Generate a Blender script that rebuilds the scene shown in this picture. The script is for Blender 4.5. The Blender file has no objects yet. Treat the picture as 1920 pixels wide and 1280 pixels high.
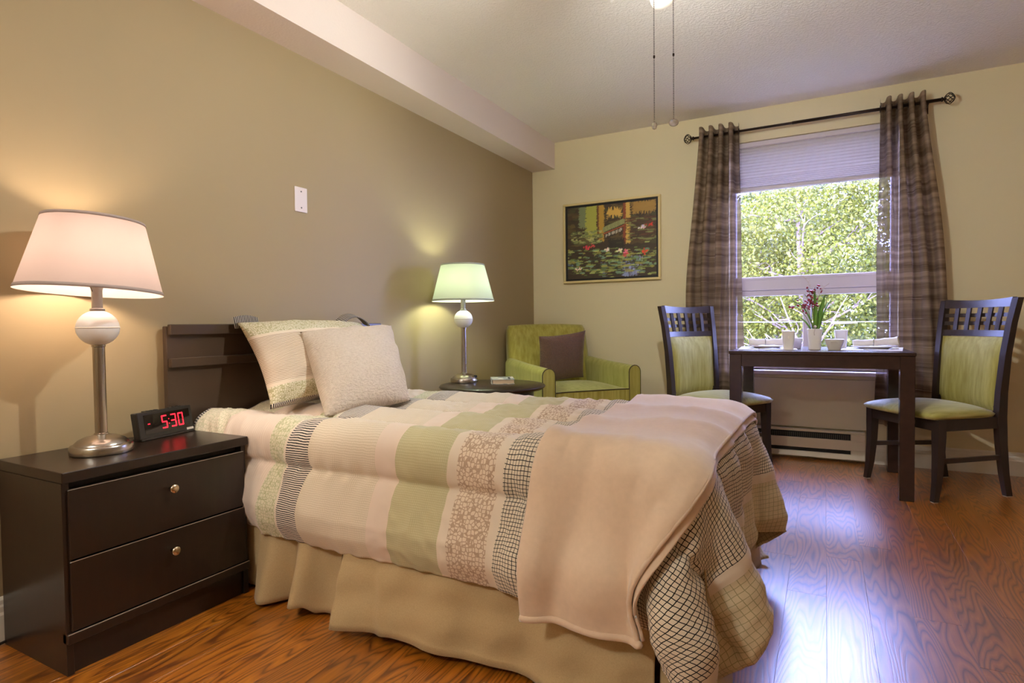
import bpy, bmesh, math, random
import numpy as np
from mathutils import Vector, Matrix, noise as mnoise

random.seed(7); np.random.seed(7)
S = bpy.context.scene
COL = S.collection
R = math.radians
PI = math.pi

# ------------------------------------------------------------------ camera, world, sun, exposure
def lin(r, g, b, a=1.0):
    f = lambda c: (c/255/12.92) if c/255 <= 0.04045 else ((c/255+0.055)/1.055)**2.4
    return (f(r), f(g), f(b), a)

cam_d = bpy.data.cameras.new('camera'); cam = bpy.data.objects.new('camera', cam_d); COL.objects.link(cam)
CAM_H = 0.9415
_yaw, _pit, _rol = 0.49216, -0.02918, -0.01184
_f = Vector((-math.sin(_yaw)*math.cos(_pit), math.cos(_yaw)*math.cos(_pit), math.sin(_pit)))
_r = _f.cross(Vector((0, 0, 1))).normalized(); _u = _r.cross(_f)
_r2 = _r*math.cos(_rol)+_u*math.sin(_rol); _u2 = -_r*math.sin(_rol)+_u*math.cos(_rol)
cam.matrix_world = Matrix(((_r2.x, _u2.x, -_f.x, 2.188), (_r2.y, _u2.y, -_f.y, 0.0), (_r2.z, _u2.z, -_f.z, CAM_H), (0, 0, 0, 1)))
cam_d.sensor_width = 36.0; cam_d.lens = 1094.4/1920*36.0; cam_d.clip_start = 0.05; cam_d.clip_end = 200
S.camera = cam

world = bpy.data.worlds.new('sky'); S.world = world; world.use_nodes = True
_bg = world.node_tree.nodes['Background']
_bg.inputs['Color'].default_value = (0.36, 0.43, 1.0, 1); _bg.inputs['Strength'].default_value = 42.0

sun_d = bpy.data.lights.new('sun', 'SUN'); sun_d.energy = 15.0; sun_d.color = (1.0, 0.90, 0.66); sun_d.angle = R(1.0)
sun = bpy.data.objects.new('sun', sun_d); COL.objects.link(sun)
sun.rotation_euler = Vector((0.80, 0.42, -0.85)).to_track_quat('-Z', 'Y').to_euler()

S.view_settings.view_transform = 'Standard'; S.view_settings.look = 'None'
S.view_settings.exposure = 0.13; S.view_settings.gamma = 1.0; S.view_settings.use_curve_mapping = False

FAN_E, LAMP_E, LAMP2_E, FILL_E = 3100.0, 160.0, 185.0, 92.0      # emission of the glowing bulbs and of the added fill light

# ------------------------------------------------------------------ node material helper
class NT:
    def __init__(s, name, color=None, rough=0.5, spec=None, metal=0.0):
        s.m = bpy.data.materials.new(name); s.m.use_nodes = True; s.t = s.m.node_tree
        s.b = s.t.nodes['Principled BSDF']; s.o = s.t.nodes['Material Output']
        if color is not None: s.b.inputs['Base Color'].default_value = color
        s.b.inputs['Roughness'].default_value = rough; s.b.inputs['Metallic'].default_value = metal
        if spec is not None: s.b.inputs['Specular IOR Level'].default_value = spec
    def n(s, typ, props=None, **ins):
        nd = s.t.nodes.new('ShaderNode'+typ)
        for k, v in (props or {}).items(): setattr(nd, k, v)
        for k, v in ins.items():
            key = int(k[1:]) if k[0] == '_' and k[1:].isdigit() else k.replace('_', ' ')
            s.put(nd.inputs[key], v)
        return nd
    def put(s, sock, v):
        if hasattr(v, 'is_output') or isinstance(v, bpy.types.NodeSocket): s.t.links.new(v, sock)
        else: sock.default_value = v
    def math(s, op, a, b=0.0, c=0.0, clamp=False):
        nd = s.n('Math', {'operation': op, 'use_clamp': clamp}); s.put(nd.inputs[0], a); s.put(nd.inputs[1], b); s.put(nd.inputs[2], c); return nd.outputs[0]
    def mix(s, fac, a, b, blend='MIX'):
        nd = s.n('Mix', {'data_type': 'RGBA', 'blend_type': blend}); s.put(nd.inputs[0], fac); s.put(nd.inputs[6], a); s.put(nd.inputs[7], b); return nd.outputs[2]
    def uv(s):
        c = s.n('TexCoord').outputs['UV']; x = s.n('SeparateXYZ', _0=c); return c, x.outputs[0], x.outputs[1]
    def coord(s, which='Object', scale=(1, 1, 1), loc=(0, 0, 0)):
        c = s.n('TexCoord').outputs[which]; mp = s.n('Mapping', Vector=c); mp.inputs['Scale'].default_value = scale; mp.inputs['Location'].default_value = loc; return mp.outputs[0]
    def noise(s, vec, scale=5.0, detail=3.0, rough=0.5, dist=0.0, out=0):
        nd = s.n('TexNoise', Vector=vec); nd.inputs['Scale'].default_value = scale; nd.inputs['Detail'].default_value = detail
        nd.inputs['Roughness'].default_value = rough; nd.inputs['Distortion'].default_value = dist; return nd.outputs[out]
    def ramp(s, fac, stops, interp='LINEAR'):
        nd = s.n('ValToRGB', Fac=fac); cr = nd.color_ramp; cr.interpolation = interp
        while len(cr.elements) < len(stops): cr.elements.new(0.5)
        for e, (p, c) in zip(cr.elements, stops): e.position = p; e.color = c
        return nd.outputs[0]
    def bump(s, height, strength=0.3, dist=0.01):
        nd = s.n('Bump', Height=height); nd.inputs['Strength'].default_value = strength; nd.inputs['Distance'].default_value = dist
        s.t.links.new(nd.outputs[0], s.b.inputs['Normal']); return nd.outputs[0]
    def color(s, sock): s.put(s.b.inputs['Base Color'], sock)

MAT = {}
def simple(key, col, rough=0.5, spec=None, metal=0.0): MAT[key] = NT(key, col, rough, spec, metal).m

def build_materials():
    # painted walls; the window side's colour is lightened in place of missing light
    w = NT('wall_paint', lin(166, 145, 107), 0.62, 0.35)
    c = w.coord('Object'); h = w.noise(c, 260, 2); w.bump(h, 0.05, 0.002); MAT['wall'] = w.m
    w = NT('wall_paint_lightened', lin(230, 215, 173), 0.62, 0.35)
    c = w.coord('Object'); h = w.noise(c, 260, 2); w.bump(h, 0.05, 0.002); MAT['wall_lightened'] = w.m
    c_ = NT('ceiling_texture', lin(246, 237, 224), 0.9, 0.1)
    h = c_.noise(c_.coord('Object'), 70, 4, 0.65); h2 = c_.ramp(h, [(0.42, (0, 0, 0, 1)), (0.62, (1, 1, 1, 1))]); c_.bump(h2, 0.5, 0.006); MAT['ceiling'] = c_.m
    b = NT('beam_paint', lin(232, 215, 202), 0.85, 0.15); b.bump(b.noise(b.coord('Object'), 90, 3), 0.2, 0.004); MAT['beam'] = b.m
    simple('trim', lin(226, 216, 198), 0.4)
    simple('panel', lin(224, 210, 182), 0.5)
    simple('heater', lin(230, 216, 190), 0.45)
    simple('dark_slot', lin(38, 34, 28), 0.6)
    simple('fin', lin(130, 125, 110), 0.4, None, 0.8)
    # oak laminate
    f = NT('floor_oak', None, 0.34)
    tc = f.n('TexCoord').outputs['Object']; rnd = f.n('ObjectInfo').outputs['Random']
    off = f.n('CombineXYZ', _0=f.math('MULTIPLY', rnd, 13.7), _1=f.math('MULTIPLY', rnd, 41.3), _2=f.math('MULTIPLY', rnd, 7.1)).outputs[0]
    v = f.n('VectorMath', {'operation': 'ADD'}, _0=tc, _1=off).outputs[0]
    mp = f.n('Mapping', Vector=v); mp.inputs['Scale'].default_value = (1.0, 0.11, 1.0)
    nz = f.noise(mp.outputs[0], 6.5, 2.5, 0.45)
    rings = f.math('MULTIPLY', nz, 34.0); rg = f.math('ABSOLUTE', f.math('SUBTRACT', f.math('FRACT', rings), 0.5))
    grain = f.ramp(rg, [(0.0, (0.22, 0.22, 0.22, 1)), (0.17, (0.72, 0.72, 0.72, 1)), (0.5, (1, 1, 1, 1))])
    mp2 = f.n('Mapping', Vector=v); mp2.inputs['Scale'].default_value = (120.0, 3.0, 1.0)
    fine = f.noise(mp2.outputs[0], 1.0, 4.0, 0.7)
    g2 = f.math('MULTIPLY', grain, f.math('ADD', f.math('MULTIPLY', fine, 0.9), 0.45), clamp=True)
    colr = f.ramp(g2, [(0.0, lin(66, 28, 4)), (0.35, lin(120, 62, 10)), (0.75, lin(172, 100, 22)), (1.0, lin(196, 122, 34))])
    tone = f.ramp(rnd, [(0.0, (0.74, 0.72, 0.7, 1)), (0.5, (0.95, 0.93, 0.9, 1)), (1.0, (1.12, 1.1, 1.05, 1))])
    f.color(f.mix(1.0, colr, tone, 'MULTIPLY'))
    f.put(f.b.inputs['Roughness'], f.math('ADD', f.math('MULTIPLY', fine, 0.12), 0.24))
    f.bump(g2, 0.10, 0.002); f.b.inputs['Coat Weight'].default_value = 1.0; f.b.inputs['Coat Roughness'].default_value = 0.34; f.b.inputs['Coat IOR'].default_value = 1.65
    MAT['floor'] = f.m
    simple('subfloor', lin(40, 22, 12), 0.8)
    # espresso furniture
    e = NT('espresso_wood', lin(50, 36, 27), 0.28)
    h = e.noise(e.coord('Object', (60, 60, 4)), 1.0, 3); e.color(e.mix(h, lin(34, 23, 16), lin(46, 32, 23))); MAT['espresso'] = e.m
    e = NT('espresso_edge_highlight', lin(176, 158, 138), 0.35); MAT['edge_highlight'] = e.m  # pale colour for the specular highlight painted along drawer and ledge edges
    e = NT('headboard_brown', lin(76, 60, 46), 0.3); MAT['headboard'] = e.m
    e = NT('dining_wood', lin(48, 40, 36), 0.3); h = e.noise(e.coord('Object', (40, 40, 4)), 1, 3); e.color(e.mix(h, lin(46, 34, 29), lin(62, 50, 44))); MAT['dining'] = e.m
    e = NT('table_wood', lin(60, 36, 28), 0.26); h = e.noise(e.coord('Object', (30, 30, 30)), 1, 3); e.color(e.mix(h, lin(46, 30, 25), lin(60, 40, 33))); MAT['tablewood'] = e.m
    simple('nickel', lin(178, 170, 160), 0.26, None, 1.0)
    simple('satin_white_metal', lin(176, 172, 170), 0.35, None, 0.7)
    simple('knob', lin(214, 196, 168), 0.22, None, 1.0)
    g = NT('ribbed_white_glass', lin(250, 246, 240), 0.3); g.b.inputs['Transmission Weight'].default_value = 0.15; g.b.inputs['Subsurface Weight'].default_value = 0.0
    MAT['globe'] = g.m
    def shade(key, col, trans):
        s = NT(key, col, 0.9, 0.1)
        tr = s.n('BsdfTranslucent', Color=trans); mx = s.n('MixShader', _0=0.5, _1=s.b.outputs[0], _2=tr.outputs[0]); s.t.links.new(mx.outputs[0], s.o.inputs[0]); MAT[key] = s.m
    shade('lamp_shade', lin(222, 206, 197), lin(116, 101, 94))
    shade('lamp_shade_cool', lin(220, 219, 203), lin(103, 106, 92))
    shade('fan_glass', lin(250, 246, 240), lin(252, 246, 238))
    def emis(key, col, st):
        e = NT(key, col, 0.5); e.b.inputs['Emission Color'].default_value = col; e.b.inputs['Emission Strength'].default_value = st; MAT[key] = e.m
    emis('fill_bowl', (0.94, 0.985, 1.0, 1), FILL_E); emis('bulb', (1.0, 0.80, 0.66, 1), LAMP_E); emis('bulb_cool', (0.86, 1.0, 0.70, 1), LAMP2_E); emis('bulb_fan', (0.93, 0.985, 1.0, 1), FAN_E)
    emis('led', (1.0, 0.012, 0.03, 1), 2.2)
    simple('black_plastic', lin(42, 38, 33), 0.42); simple('screen', lin(16, 13, 12), 0.08); simple('sticker', lin(225, 215, 200), 0.5)
    # fabrics
    def fabric(key, ca, cb, sc=(1, 1, 1), nsc=1.0, rough=0.85, sheen=0.25, bumpk=0.15, coordk='Object'):
        t = NT(key, ca, rough, 0.2); c = t.coord(coordk, sc); h = t.noise(c, nsc, 4, 0.6)
        t.color(t.mix(t.ramp(h, [(0.3, (0, 0, 0, 1)), (0.7, (1, 1, 1, 1))]), ca, cb)); t.b.inputs['Sheen Weight'].default_value = sheen
        if bumpk: t.bump(h, bumpk, 0.002)
        MAT[key] = t.m; return t
    fabric('green_strie', lin(152, 140, 52), lin(186, 174, 88), (55, 55, 3), 1.0, 0.6)
    fabric('green_arm', lin(154, 150, 64), lin(180, 176, 96), (40, 40, 5), 1.0, 0.75)
    fabric('green_seat', lin(160, 150, 66), lin(190, 180, 104), (40, 5, 40), 1.0, 0.45)
    simple('piping_dark', lin(70, 58, 26), 0.7)
    fabric('tan_skirt', lin(184, 158, 114), lin(196, 170, 126), (1, 1, 1), 300, 0.8, 0.15, 0.1)
    fabric('throw', lin(228, 201, 172), lin(234, 207, 178), (1, 1, 1), 60, 0.95, 0.6, 0.12)
    fabric('mattress', lin(214, 204, 190), lin(224, 214, 200), (1, 1, 1), 80)
    fabric('napkin', lin(236, 226, 214), lin(244, 236, 226), (1, 1, 1), 300)
    t = NT('brown_croc', None, 0.36, 0.5); c, ux, vy = t.uv()
    mp = t.n('Mapping', Vector=c); mp.inputs['Scale'].default_value = (22, 44, 1)
    vo = t.n('TexVoronoi', {'feature': 'DISTANCE_TO_EDGE'}, Vector=mp.outputs[0]); ed = t.ramp(vo.outputs[0], [(0.0, (0, 0, 0, 1)), (0.2, (1, 1, 1, 1))])
    t.color(t.mix(ed, lin(126, 88, 66), lin(84, 54, 42))); t.bump(ed, 0.6, 0.003); t.b.inputs['Sheen Weight'].default_value = 0.2; MAT['brown_croc'] = t.m
    # seersucker cushion
    t = NT('seersucker', lin(224, 204, 182), 0.9, 0.15); c, ux, vy = t.uv()
    mp = t.n('Mapping', Vector=c); mp.inputs['Scale'].default_value = (70, 150, 1); h = t.noise(mp.outputs[0], 1.0, 3, 0.6)
    t.color(t.mix(h, lin(206, 186, 164), lin(240, 224, 206))); t.bump(h, 0.9, 0.012); MAT['seersucker'] = t.m
    # striped flange
    t = NT('stripe_flange', None, 0.85, 0.2); c, ux, vy = t.uv(); st = t.math('LESS_THAN', t.math('FRACT', t.math('MULTIPLY', ux, 130)), 0.55)
    t.color(t.mix(st, lin(196, 184, 168), lin(38, 34, 34))); MAT['stripe'] = t.m
    # curtain: loosely woven slub fabric
    t = NT('curtain_weave', None, 0.9, 0.15); c, ux, vy = t.uv()
    mp = t.n('Mapping', Vector=c); mp.inputs['Scale'].default_value = (1.8, 130, 1); h = t.noise(mp.outputs[0], 1.0, 3, 0.65)
    mp2 = t.n('Mapping', Vector=c); mp2.inputs['Scale'].default_value = (0.7, 26, 1); h2 = t.noise(mp2.outputs[0], 1.0, 2, 0.5)
    base = t.ramp(h2, [(0.35, lin(112, 92, 72)), (0.5, lin(140, 118, 95)), (0.68, lin(168, 144, 120))])
    slub = t.ramp(h, [(0.60, (0, 0, 0, 1)), (0.72, (1, 1, 1, 1))])
    colr = t.mix(slub, base, lin(190, 170, 148)); t.color(colr)
    tr = t.n('BsdfTranslucent', Color=colr); m1 = t.n('MixShader', _0=0.12, _1=t.b.outputs[0], _2=tr.outputs[0])
    tp = t.n('BsdfTransparent', Color=lin(205, 196, 196)); m2 = t.n('MixShader', _0=0.24, _1=m1.outputs[0], _2=tp.outputs[0]); t.t.links.new(m2.outputs[0], t.o.inputs[0]); MAT['curtain'] = t.m
    simple('bronze', lin(46, 32, 22), 0.35, None, 0.6)
    # blind
    t = NT('cellular_fabric', lin(206, 196, 190), 0.9, 0.1); tr = t.n('BsdfTranslucent', Color=lin(196, 186, 184)); mx = t.n('MixShader', _0=0.05, _1=t.b.outputs[0], _2=tr.outputs[0]); t.t.links.new(mx.outputs[0], t.o.inputs[0]); MAT['blind'] = t.m
    simple('vinyl', lin(214, 202, 206), 0.4)
    g = NT('pane_glass', None, 0.0); fr = g.n('Fresnel'); fr.inputs['IOR'].default_value = 1.75
    gl = g.n('BsdfGlossy'); gl.inputs['Roughness'].default_value = 0.0; tp = g.n('BsdfTransparent', Color=(0.97, 0.98, 0.97, 1))
    mx = g.n('MixShader', _0=fr.outputs[0], _1=tp.outputs[0], _2=gl.outputs[0]); g.t.links.new(mx.outputs[0], g.o.inputs[0]); MAT['glass'] = g.m
    simple('plate_plastic', lin(232, 216, 206), 0.4); simple('screw', lin(110, 100, 90), 0.3, None, 0.9)
    simple('gold_frame', lin(232, 212, 150), 0.35, None, 0.2); simple('black_liner', lin(12, 11, 10), 0.5)
    p = NT('painted_canvas', None, 0.5); at = p.n('Attribute', {'attribute_name': 'paint'}); p.color(at.outputs['Color']); p.bump(p.noise(p.coord('Object', (90, 90, 400)), 1, 3), 0.3, 0.002); MAT['canvas'] = p.m
    simple('china', lin(238, 228, 218), 0.18); simple('steel', lin(190, 186, 180), 0.2, None, 1.0)
    simple('leaf_green', lin(96, 138, 44), 0.45); simple('stem', lin(104, 110, 50), 0.6); simple('berry', lin(140, 18, 34), 0.4); simple('dry_twig', lin(206, 186, 176), 0.7)
    simple('placemat', lin(222, 216, 218), 0.7); simple('rubber_glide', lin(210, 206, 196), 0.5)
    simple('fan_white', lin(236, 230, 222), 0.4); simple('crystal', lin(230, 224, 220), 0.05); MAT['crystal'].node_tree.nodes['Principled BSDF'].inputs['Transmission Weight'].default_value = 0.7
    simple('chain', lin(150, 140, 128), 0.3, None, 0.9)
    t = NT('book_cover', lin(226, 222, 204), 0.35); h = t.noise(t.coord('Object', (1, 1, 1)), 22, 3, 0.6); t.color(t.ramp(h, [(0.48, lin(232, 226, 208)), (0.56, lin(150, 158, 158)), (0.66, lin(96, 108, 112))])); MAT['book_cover'] = t.m
    t = NT('book_pages', lin(222, 196, 158), 0.8); h = t.noise(t.coord('Object', (2, 2, 700)), 1, 2); t.color(t.mix(h, lin(206, 176, 136), lin(232, 208, 172))); MAT['pages'] = t.m
    simple('ink', lin(50, 48, 44), 0.6)
    simple('cord', lin(34, 26, 20), 0.5)
    # outdoors
    for k, ca, cb, cc in (('leaf_a', lin(78, 82, 20), lin(102, 102, 30), lin(126, 122, 48)), ('leaf_b', lin(64, 74, 24), lin(84, 90, 32), lin(104, 106, 48)), ('leaf_c', lin(52, 60, 28), lin(66, 72, 34), lin(84, 88, 42))):
        t = NT(k, ca, 0.5, 0.3); ri = t.n('NewGeometry').outputs['Random Per Island']; c = t.ramp(ri, [(0.0, ca), (0.6, cb), (1.0, cc)]); t.color(c)
        tr = t.n('BsdfTranslucent', Color=c); mx = t.n('MixShader', _0=0.4, _1=t.b.outputs[0], _2=tr.outputs[0]); t.t.links.new(mx.outputs[0], t.o.inputs[0]); MAT[k] = t.m
    simple('bark', lin(84, 70, 62), 0.9); simple('bark_pale', lin(128, 106, 96), 0.9)
    t = NT('grass', lin(96, 112, 62), 0.95); t.color(t.mix(t.noise(t.coord('Object'), 3, 4), lin(46, 56, 28), lin(70, 76, 44))); MAT['grass'] = t.m
    simple('cable', lin(150, 146, 140), 0.6)

    # comforter print
    t = NT('comforter_print', None, 0.88, 0.15); c, U, V = t.uv()
    wob = t.noise(c, 34, 2); wobc = t.math('MULTIPLY', t.math('SUBTRACT', wob, 0.5), 0.006)
    Uw = t.math('ADD', U, wobc); Vw = t.math('ADD', V, wobc)
    def line(co, pitch, w): return t.math('LESS_THAN', t.math('FRACT', t.math('DIVIDE', co, pitch)), w)
    def band(a, b): return t.math('MULTIPLY', t.math('GREATER_THAN', U, a), t.math('LESS_THAN', U, b))
    vor = lambda sc: t.n('TexVoronoi', {'feature': 'DISTANCE_TO_EDGE'}, Vector=c, Scale=sc, Randomness=0.6).outputs[0]
    cream = lin(232, 216, 194)
    gridf = t.math('MAXIMUM', line(Uw, 0.0096, 0.16), line(Vw, 0.0096, 0.16))
    hatch = t.math('MAXIMUM', line(Uw, 0.006, 0.2), line(Vw, 0.006, 0.2))
    olive = t.math('MAXIMUM', line(Uw, 0.014, 0.10), line(Vw, 0.014, 0.10))
    stripe = line(t.math('ADD', V, t.math('MULTIPLY', wobc, 0.8)), 0.0064, 0.42)
    fine = line(Uw, 0.009, 0.25)
    peb = t.math('LESS_THAN', vor(78), 0.10)
    cell = t.math('LESS_THAN', vor(100), 0.08)
    def pat(c0, a, b, ca, cb=None, m=None):
        cc = t.mix(m, ca, cb) if m is not None else ca
        return t.mix(band(a, b), c0, cc)
    k = cream
    k = pat(k, 0.0, 0.085, lin(206, 196, 182), lin(44, 40, 40), line(Vw, 0.007, 0.5))
    k = pat(k, 0.085, 0.24, lin(232, 222, 196), lin(206, 202, 166), cell)
    k = pat(k, 0.24, 0.500, lin(230, 210, 190), lin(238, 222, 204), fine)
    k = pat(k, 0.500, 0.583, lin(226, 218, 188), lin(192, 190, 146), cell)
    k = pat(k, 0.592, 0.690, lin(232, 218, 200), lin(40, 36, 34), stripe)
    k = pat(k, 0.690, 0.975, lin(232, 217, 194), lin(208, 190, 160), hatch)
    k = pat(k, 0.975, 1.055, lin(232, 212, 192))
    k = pat(k, 1.055, 1.242, lin(204, 195, 154), lin(188, 178, 136), hatch)
    k = pat(k, 1.272, 1.397, lin(232, 214, 190), lin(192, 164, 138), t.math('LESS_THAN', vor(92), 0.10))
    k = pat(k, 1.426, 2.085, lin(230, 216, 192), lin(34, 32, 30), gridf)
    k = pat(k, 2.115, 2.6, lin(222, 206, 170), lin(172, 160, 120), olive)
    t.color(k); t.b.inputs['Sheen Weight'].default_value = 0.2; t.bump(t.noise(c, 420, 2), 0.1, 0.001); MAT['comforter'] = t.m
    # sham print: v runs up the face
    t = NT('sham_print', None, 0.88, 0.15); c, U, V = t.uv(); wob = t.math('MULTIPLY', t.math('SUBTRACT', t.noise(c, 30, 2), 0.5), 0.004)
    Vw = t.math('ADD', V, wob); vor1 = t.n('TexVoronoi', {'feature': 'DISTANCE_TO_EDGE'}, Vector=c, Scale=130, Randomness=0.6).outputs[0]
    cellc = t.mix(t.math('LESS_THAN', vor1, 0.11), lin(226, 216, 188), lin(184, 174, 132))
    stripec = t.mix(t.math('LESS_THAN', t.math('FRACT', t.math('DIVIDE', Vw, 0.0074)), 0.33), lin(230, 210, 186), lin(156, 132, 106))
    k = t.mix(t.math('GREATER_THAN', V, 0.34), stripec, lin(232, 216, 192)); k = t.mix(t.math('GREATER_THAN', V, 0.352), k, cellc)
    k = t.mix(t.math('LESS_THAN', V, 0.105), k, lin(230, 212, 188)); k = t.mix(t.math('LESS_THAN', V, 0.09), k, cellc)
    k = t.mix(t.math('LESS_THAN', V, 0.018), k, t.mix(t.math('LESS_THAN', t.math('FRACT', t.math('MULTIPLY', U, 120)), 0.5), lin(226, 214, 196), lin(48, 44, 42)))
    t.color(k); MAT['sham'] = t.m
build_materials()

# ------------------------------------------------------------------ mesh helpers
def link_mesh(name, me, mat, parent=None, smooth=False):
    o = bpy.data.objects.new(name, me); COL.objects.link(o)
    if mat: me.materials.append(MAT[mat])
    if parent is not None: o.parent = parent
    if smooth: me.polygons.foreach_set('use_smooth', [True]*len(me.polygons))
    return o
def obj(name, bm, mat, parent=None, smooth=False, angle=None):
    me = bpy.data.meshes.new(name); bmesh.ops.recalc_face_normals(bm, faces=bm.faces[:]); bm.to_mesh(me); bm.free()
    o = link_mesh(name, me, mat, parent, smooth or angle is not None)
    if angle is not None: me.set_sharp_from_angle(angle=R(angle))
    return o
def tag(o, label, cat, group=None, kind=None):
    o['label'] = label; o['category'] = cat
    if group: o['group'] = group
    if kind: o['kind'] = kind
    return o
def struct(o): o['kind'] = 'structure'; return o
def empty(name, loc=(0, 0, 0), rz=0.0):
    o = bpy.data.objects.new(name, None); COL.objects.link(o); o.location = loc; o.rotation_euler = (0, 0, rz); o.empty_display_size = 0.1; return o
def thing(name, label, cat, loc=(0, 0, 0), rz=0.0, group=None): return tag(empty(name, loc, rz), label, cat, group)
def kids(o): return [c for c in bpy.data.objects if c.parent == o]
def copy_tree(o, parent=None):
    c = o.copy(); COL.objects.link(c); c.parent = parent
    for ch in kids(o): copy_tree(ch, c)
    return c
def box(bm, x0, x1, y0, y1, z0, z1, bev=0.0, seg=1, M=None):
    t = bmesh.new() if bev else bm
    vs = [t.verts.new((x, y, z)) for x in (x0, x1) for y in (y0, y1) for z in (z0, z1)]
    for f in ((0, 1, 3, 2), (4, 6, 7, 5), (0, 4, 5, 1), (2, 3, 7, 6), (0, 2, 6, 4), (1, 5, 7, 3)): t.faces.new([vs[i] for i in f])
    if bev:
        bmesh.ops.recalc_face_normals(t, faces=t.faces[:])
        bmesh.ops.bevel(t, geom=t.edges[:], offset=bev, segments=seg, affect='EDGES', profile=0.5)
        if M: bmesh.ops.transform(t, matrix=M, verts=t.verts)
        merge(bm, t)
    elif M:
        for v in vs: v.co = M @ v.co
    return bm
def merge(bm, t):
    mp = {v: bm.verts.new(v.co) for v in t.verts}
    for f in t.faces:
        try: bm.faces.new([mp[v] for v in f.verts])
        except ValueError: pass
    t.free(); return bm
def B(*a, **k): return box(bmesh.new(), *a, **k)
def lathe(bm, prof, n=32, M=None, cap=True):
    rings = []
    for r, z in prof:
        rings.append([bm.verts.new((r*math.cos(2*PI*i/n), r*math.sin(2*PI*i/n), z)) for i in range(n)])
    for a, b in zip(rings, rings[1:]):
        for i in range(n): bm.faces.new((a[i], a[(i+1) % n], b[(i+1) % n], b[i]))
    if cap:
        if prof[0][0] > 1e-5: bm.faces.new(rings[0][::-1])
        if prof[-1][0] > 1e-5: bm.faces.new(rings[-1])
    if M:
        for r in rings:
            for v in r: v.co = M @ v.co
    return bm
def tube(bm, pts, rad, n=8, cap=True):
    pts = [Vector(p) for p in pts]; rads = rad if isinstance(rad, (list, tuple)) else [rad]*len(pts)
    rings = []; up = Vector((0, 0, 1)); prev = None
    for i, p in enumerate(pts):
        d = (pts[min(i+1, len(pts)-1)]-pts[max(i-1, 0)]).normalized()
        if prev is None:
            a = d.cross(up) if abs(d.z) < 0.95 else d.cross(Vector((1, 0, 0)))
        else: a = prev-d*prev.dot(d)
        a.normalize(); prev = a; b = d.cross(a)
        rings.append([bm.verts.new(p+(a*math.cos(2*PI*k/n)+b*math.sin(2*PI*k/n))*rads[i]) for k in range(n)])
    for q, w in zip(rings, rings[1:]):
        for k in range(n): bm.faces.new((q[k], q[(k+1) % n], w[(k+1) % n], w[k]))
    if cap: bm.faces.new(rings[0][::-1]); bm.faces.new(rings[-1])
    return bm
def beam(bm, secs):
    """loft of rectangular sections: each is four points in order"""
    rs = [[bm.verts.new(p) for p in s] for s in secs]
    for a, b in zip(rs, rs[1:]):
        for k in range(4): bm.faces.new((a[k], a[(k+1) % 4], b[(k+1) % 4], b[k]))
    bm.faces.new(rs[0][::-1]); bm.faces.new(rs[-1]); return bm
def prism(bm, poly, h0, h1, axis='y'):
    mk = {'y': lambda a, b, h: (a, h, b), 'x': lambda a, b, h: (h, a, b), 'z': lambda a, b, h: (a, b, h)}[axis]
    lo = [bm.verts.new(mk(a, b, h0)) for a, b in poly]; hi = [bm.verts.new(mk(a, b, h1)) for a, b in poly]
    n = len(poly)
    for i in range(n): bm.faces.new((lo[i], lo[(i+1) % n], hi[(i+1) % n], hi[i]))
    bm.faces.new(lo[::-1]); bm.faces.new(hi); return bm
def grid_mesh(name, P, UV=None, flip=False):
    """P: (nu,nv,3) array -> quad sheet"""
    nu, nv = P.shape[:2]; me = bpy.data.meshes.new(name)
    idx = np.arange(nu*nv).reshape(nu, nv)
    q = np.stack([idx[:-1, :-1], idx[1:, :-1], idx[1:, 1:], idx[:-1, 1:]], -1).reshape(-1, 4)
    if flip: q = q[:, ::-1]
    me.from_pydata(P.reshape(-1, 3).tolist(), [], q.tolist())
    if UV is not None:
        l = me.uv_layers.new(name='UVMap'); li = np.empty(len(me.loops), dtype=np.int32); me.loops.foreach_get('vertex_index', li)
        l.data.foreach_set('uv', UV.reshape(-1, 2)[li].astype(np.float32).ravel())
    return me
def rounded(bm_box_args, bev, seg=3): return B(*bm_box_args, bev=bev, seg=seg)
def smoothstep(a, b, x): t = np.clip((x-a)/(b-a), 0, 1); return t*t*(3-2*t)

YB, XR, YF, HC = 4.481, 4.3, -1.6, 2.44
# ------------------------------------------------------------------ room shell
WX0, WX1, WZ0, WZ1 = 1.575, 2.605, 0.60, 2.215
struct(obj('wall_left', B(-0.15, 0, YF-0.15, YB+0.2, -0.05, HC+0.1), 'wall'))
bm = bmesh.new()
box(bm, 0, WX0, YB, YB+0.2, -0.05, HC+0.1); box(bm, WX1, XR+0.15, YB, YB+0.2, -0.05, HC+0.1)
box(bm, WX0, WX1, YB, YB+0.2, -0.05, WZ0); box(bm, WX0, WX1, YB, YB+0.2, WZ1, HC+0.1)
struct(obj('wall_back', bm, 'wall_lightened'))
struct(obj('wall_right', B(XR, XR+0.15, YF-0.15, YB, -0.05, HC+0.1), 'wall'))
struct(obj('wall_front', B(0, XR, YF-0.15, YF, -0.05, HC+0.1), 'wall'))
struct(obj('ceiling', B(0, XR, YF, YB, HC, HC+0.1), 'ceiling'))
struct(obj('trim_1', B(0.0, 0.208, YF, YB, 2.224, HC), 'beam'))
floor = struct(obj('floor', B(0, XR, YF, YB, -0.05, -0.012), 'subfloor'))
PW, PL, GAP = 0.122, 1.22, 0.0003
plank_me = None; lens = [PL]
col_i = 0; x = 0.0
def plank_mesh(l, w):
    b = B(-w/2, w/2, -l/2, l/2, -0.012, 0.0, bev=0.0004); me = bpy.data.meshes.new('plank'); bm2 = b; bmesh.ops.recalc_face_normals(bm2, faces=bm2.faces[:]); bm2.to_mesh(me); bm2.free(); me.materials.append(MAT['floor']); return me
cache = {}
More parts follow.
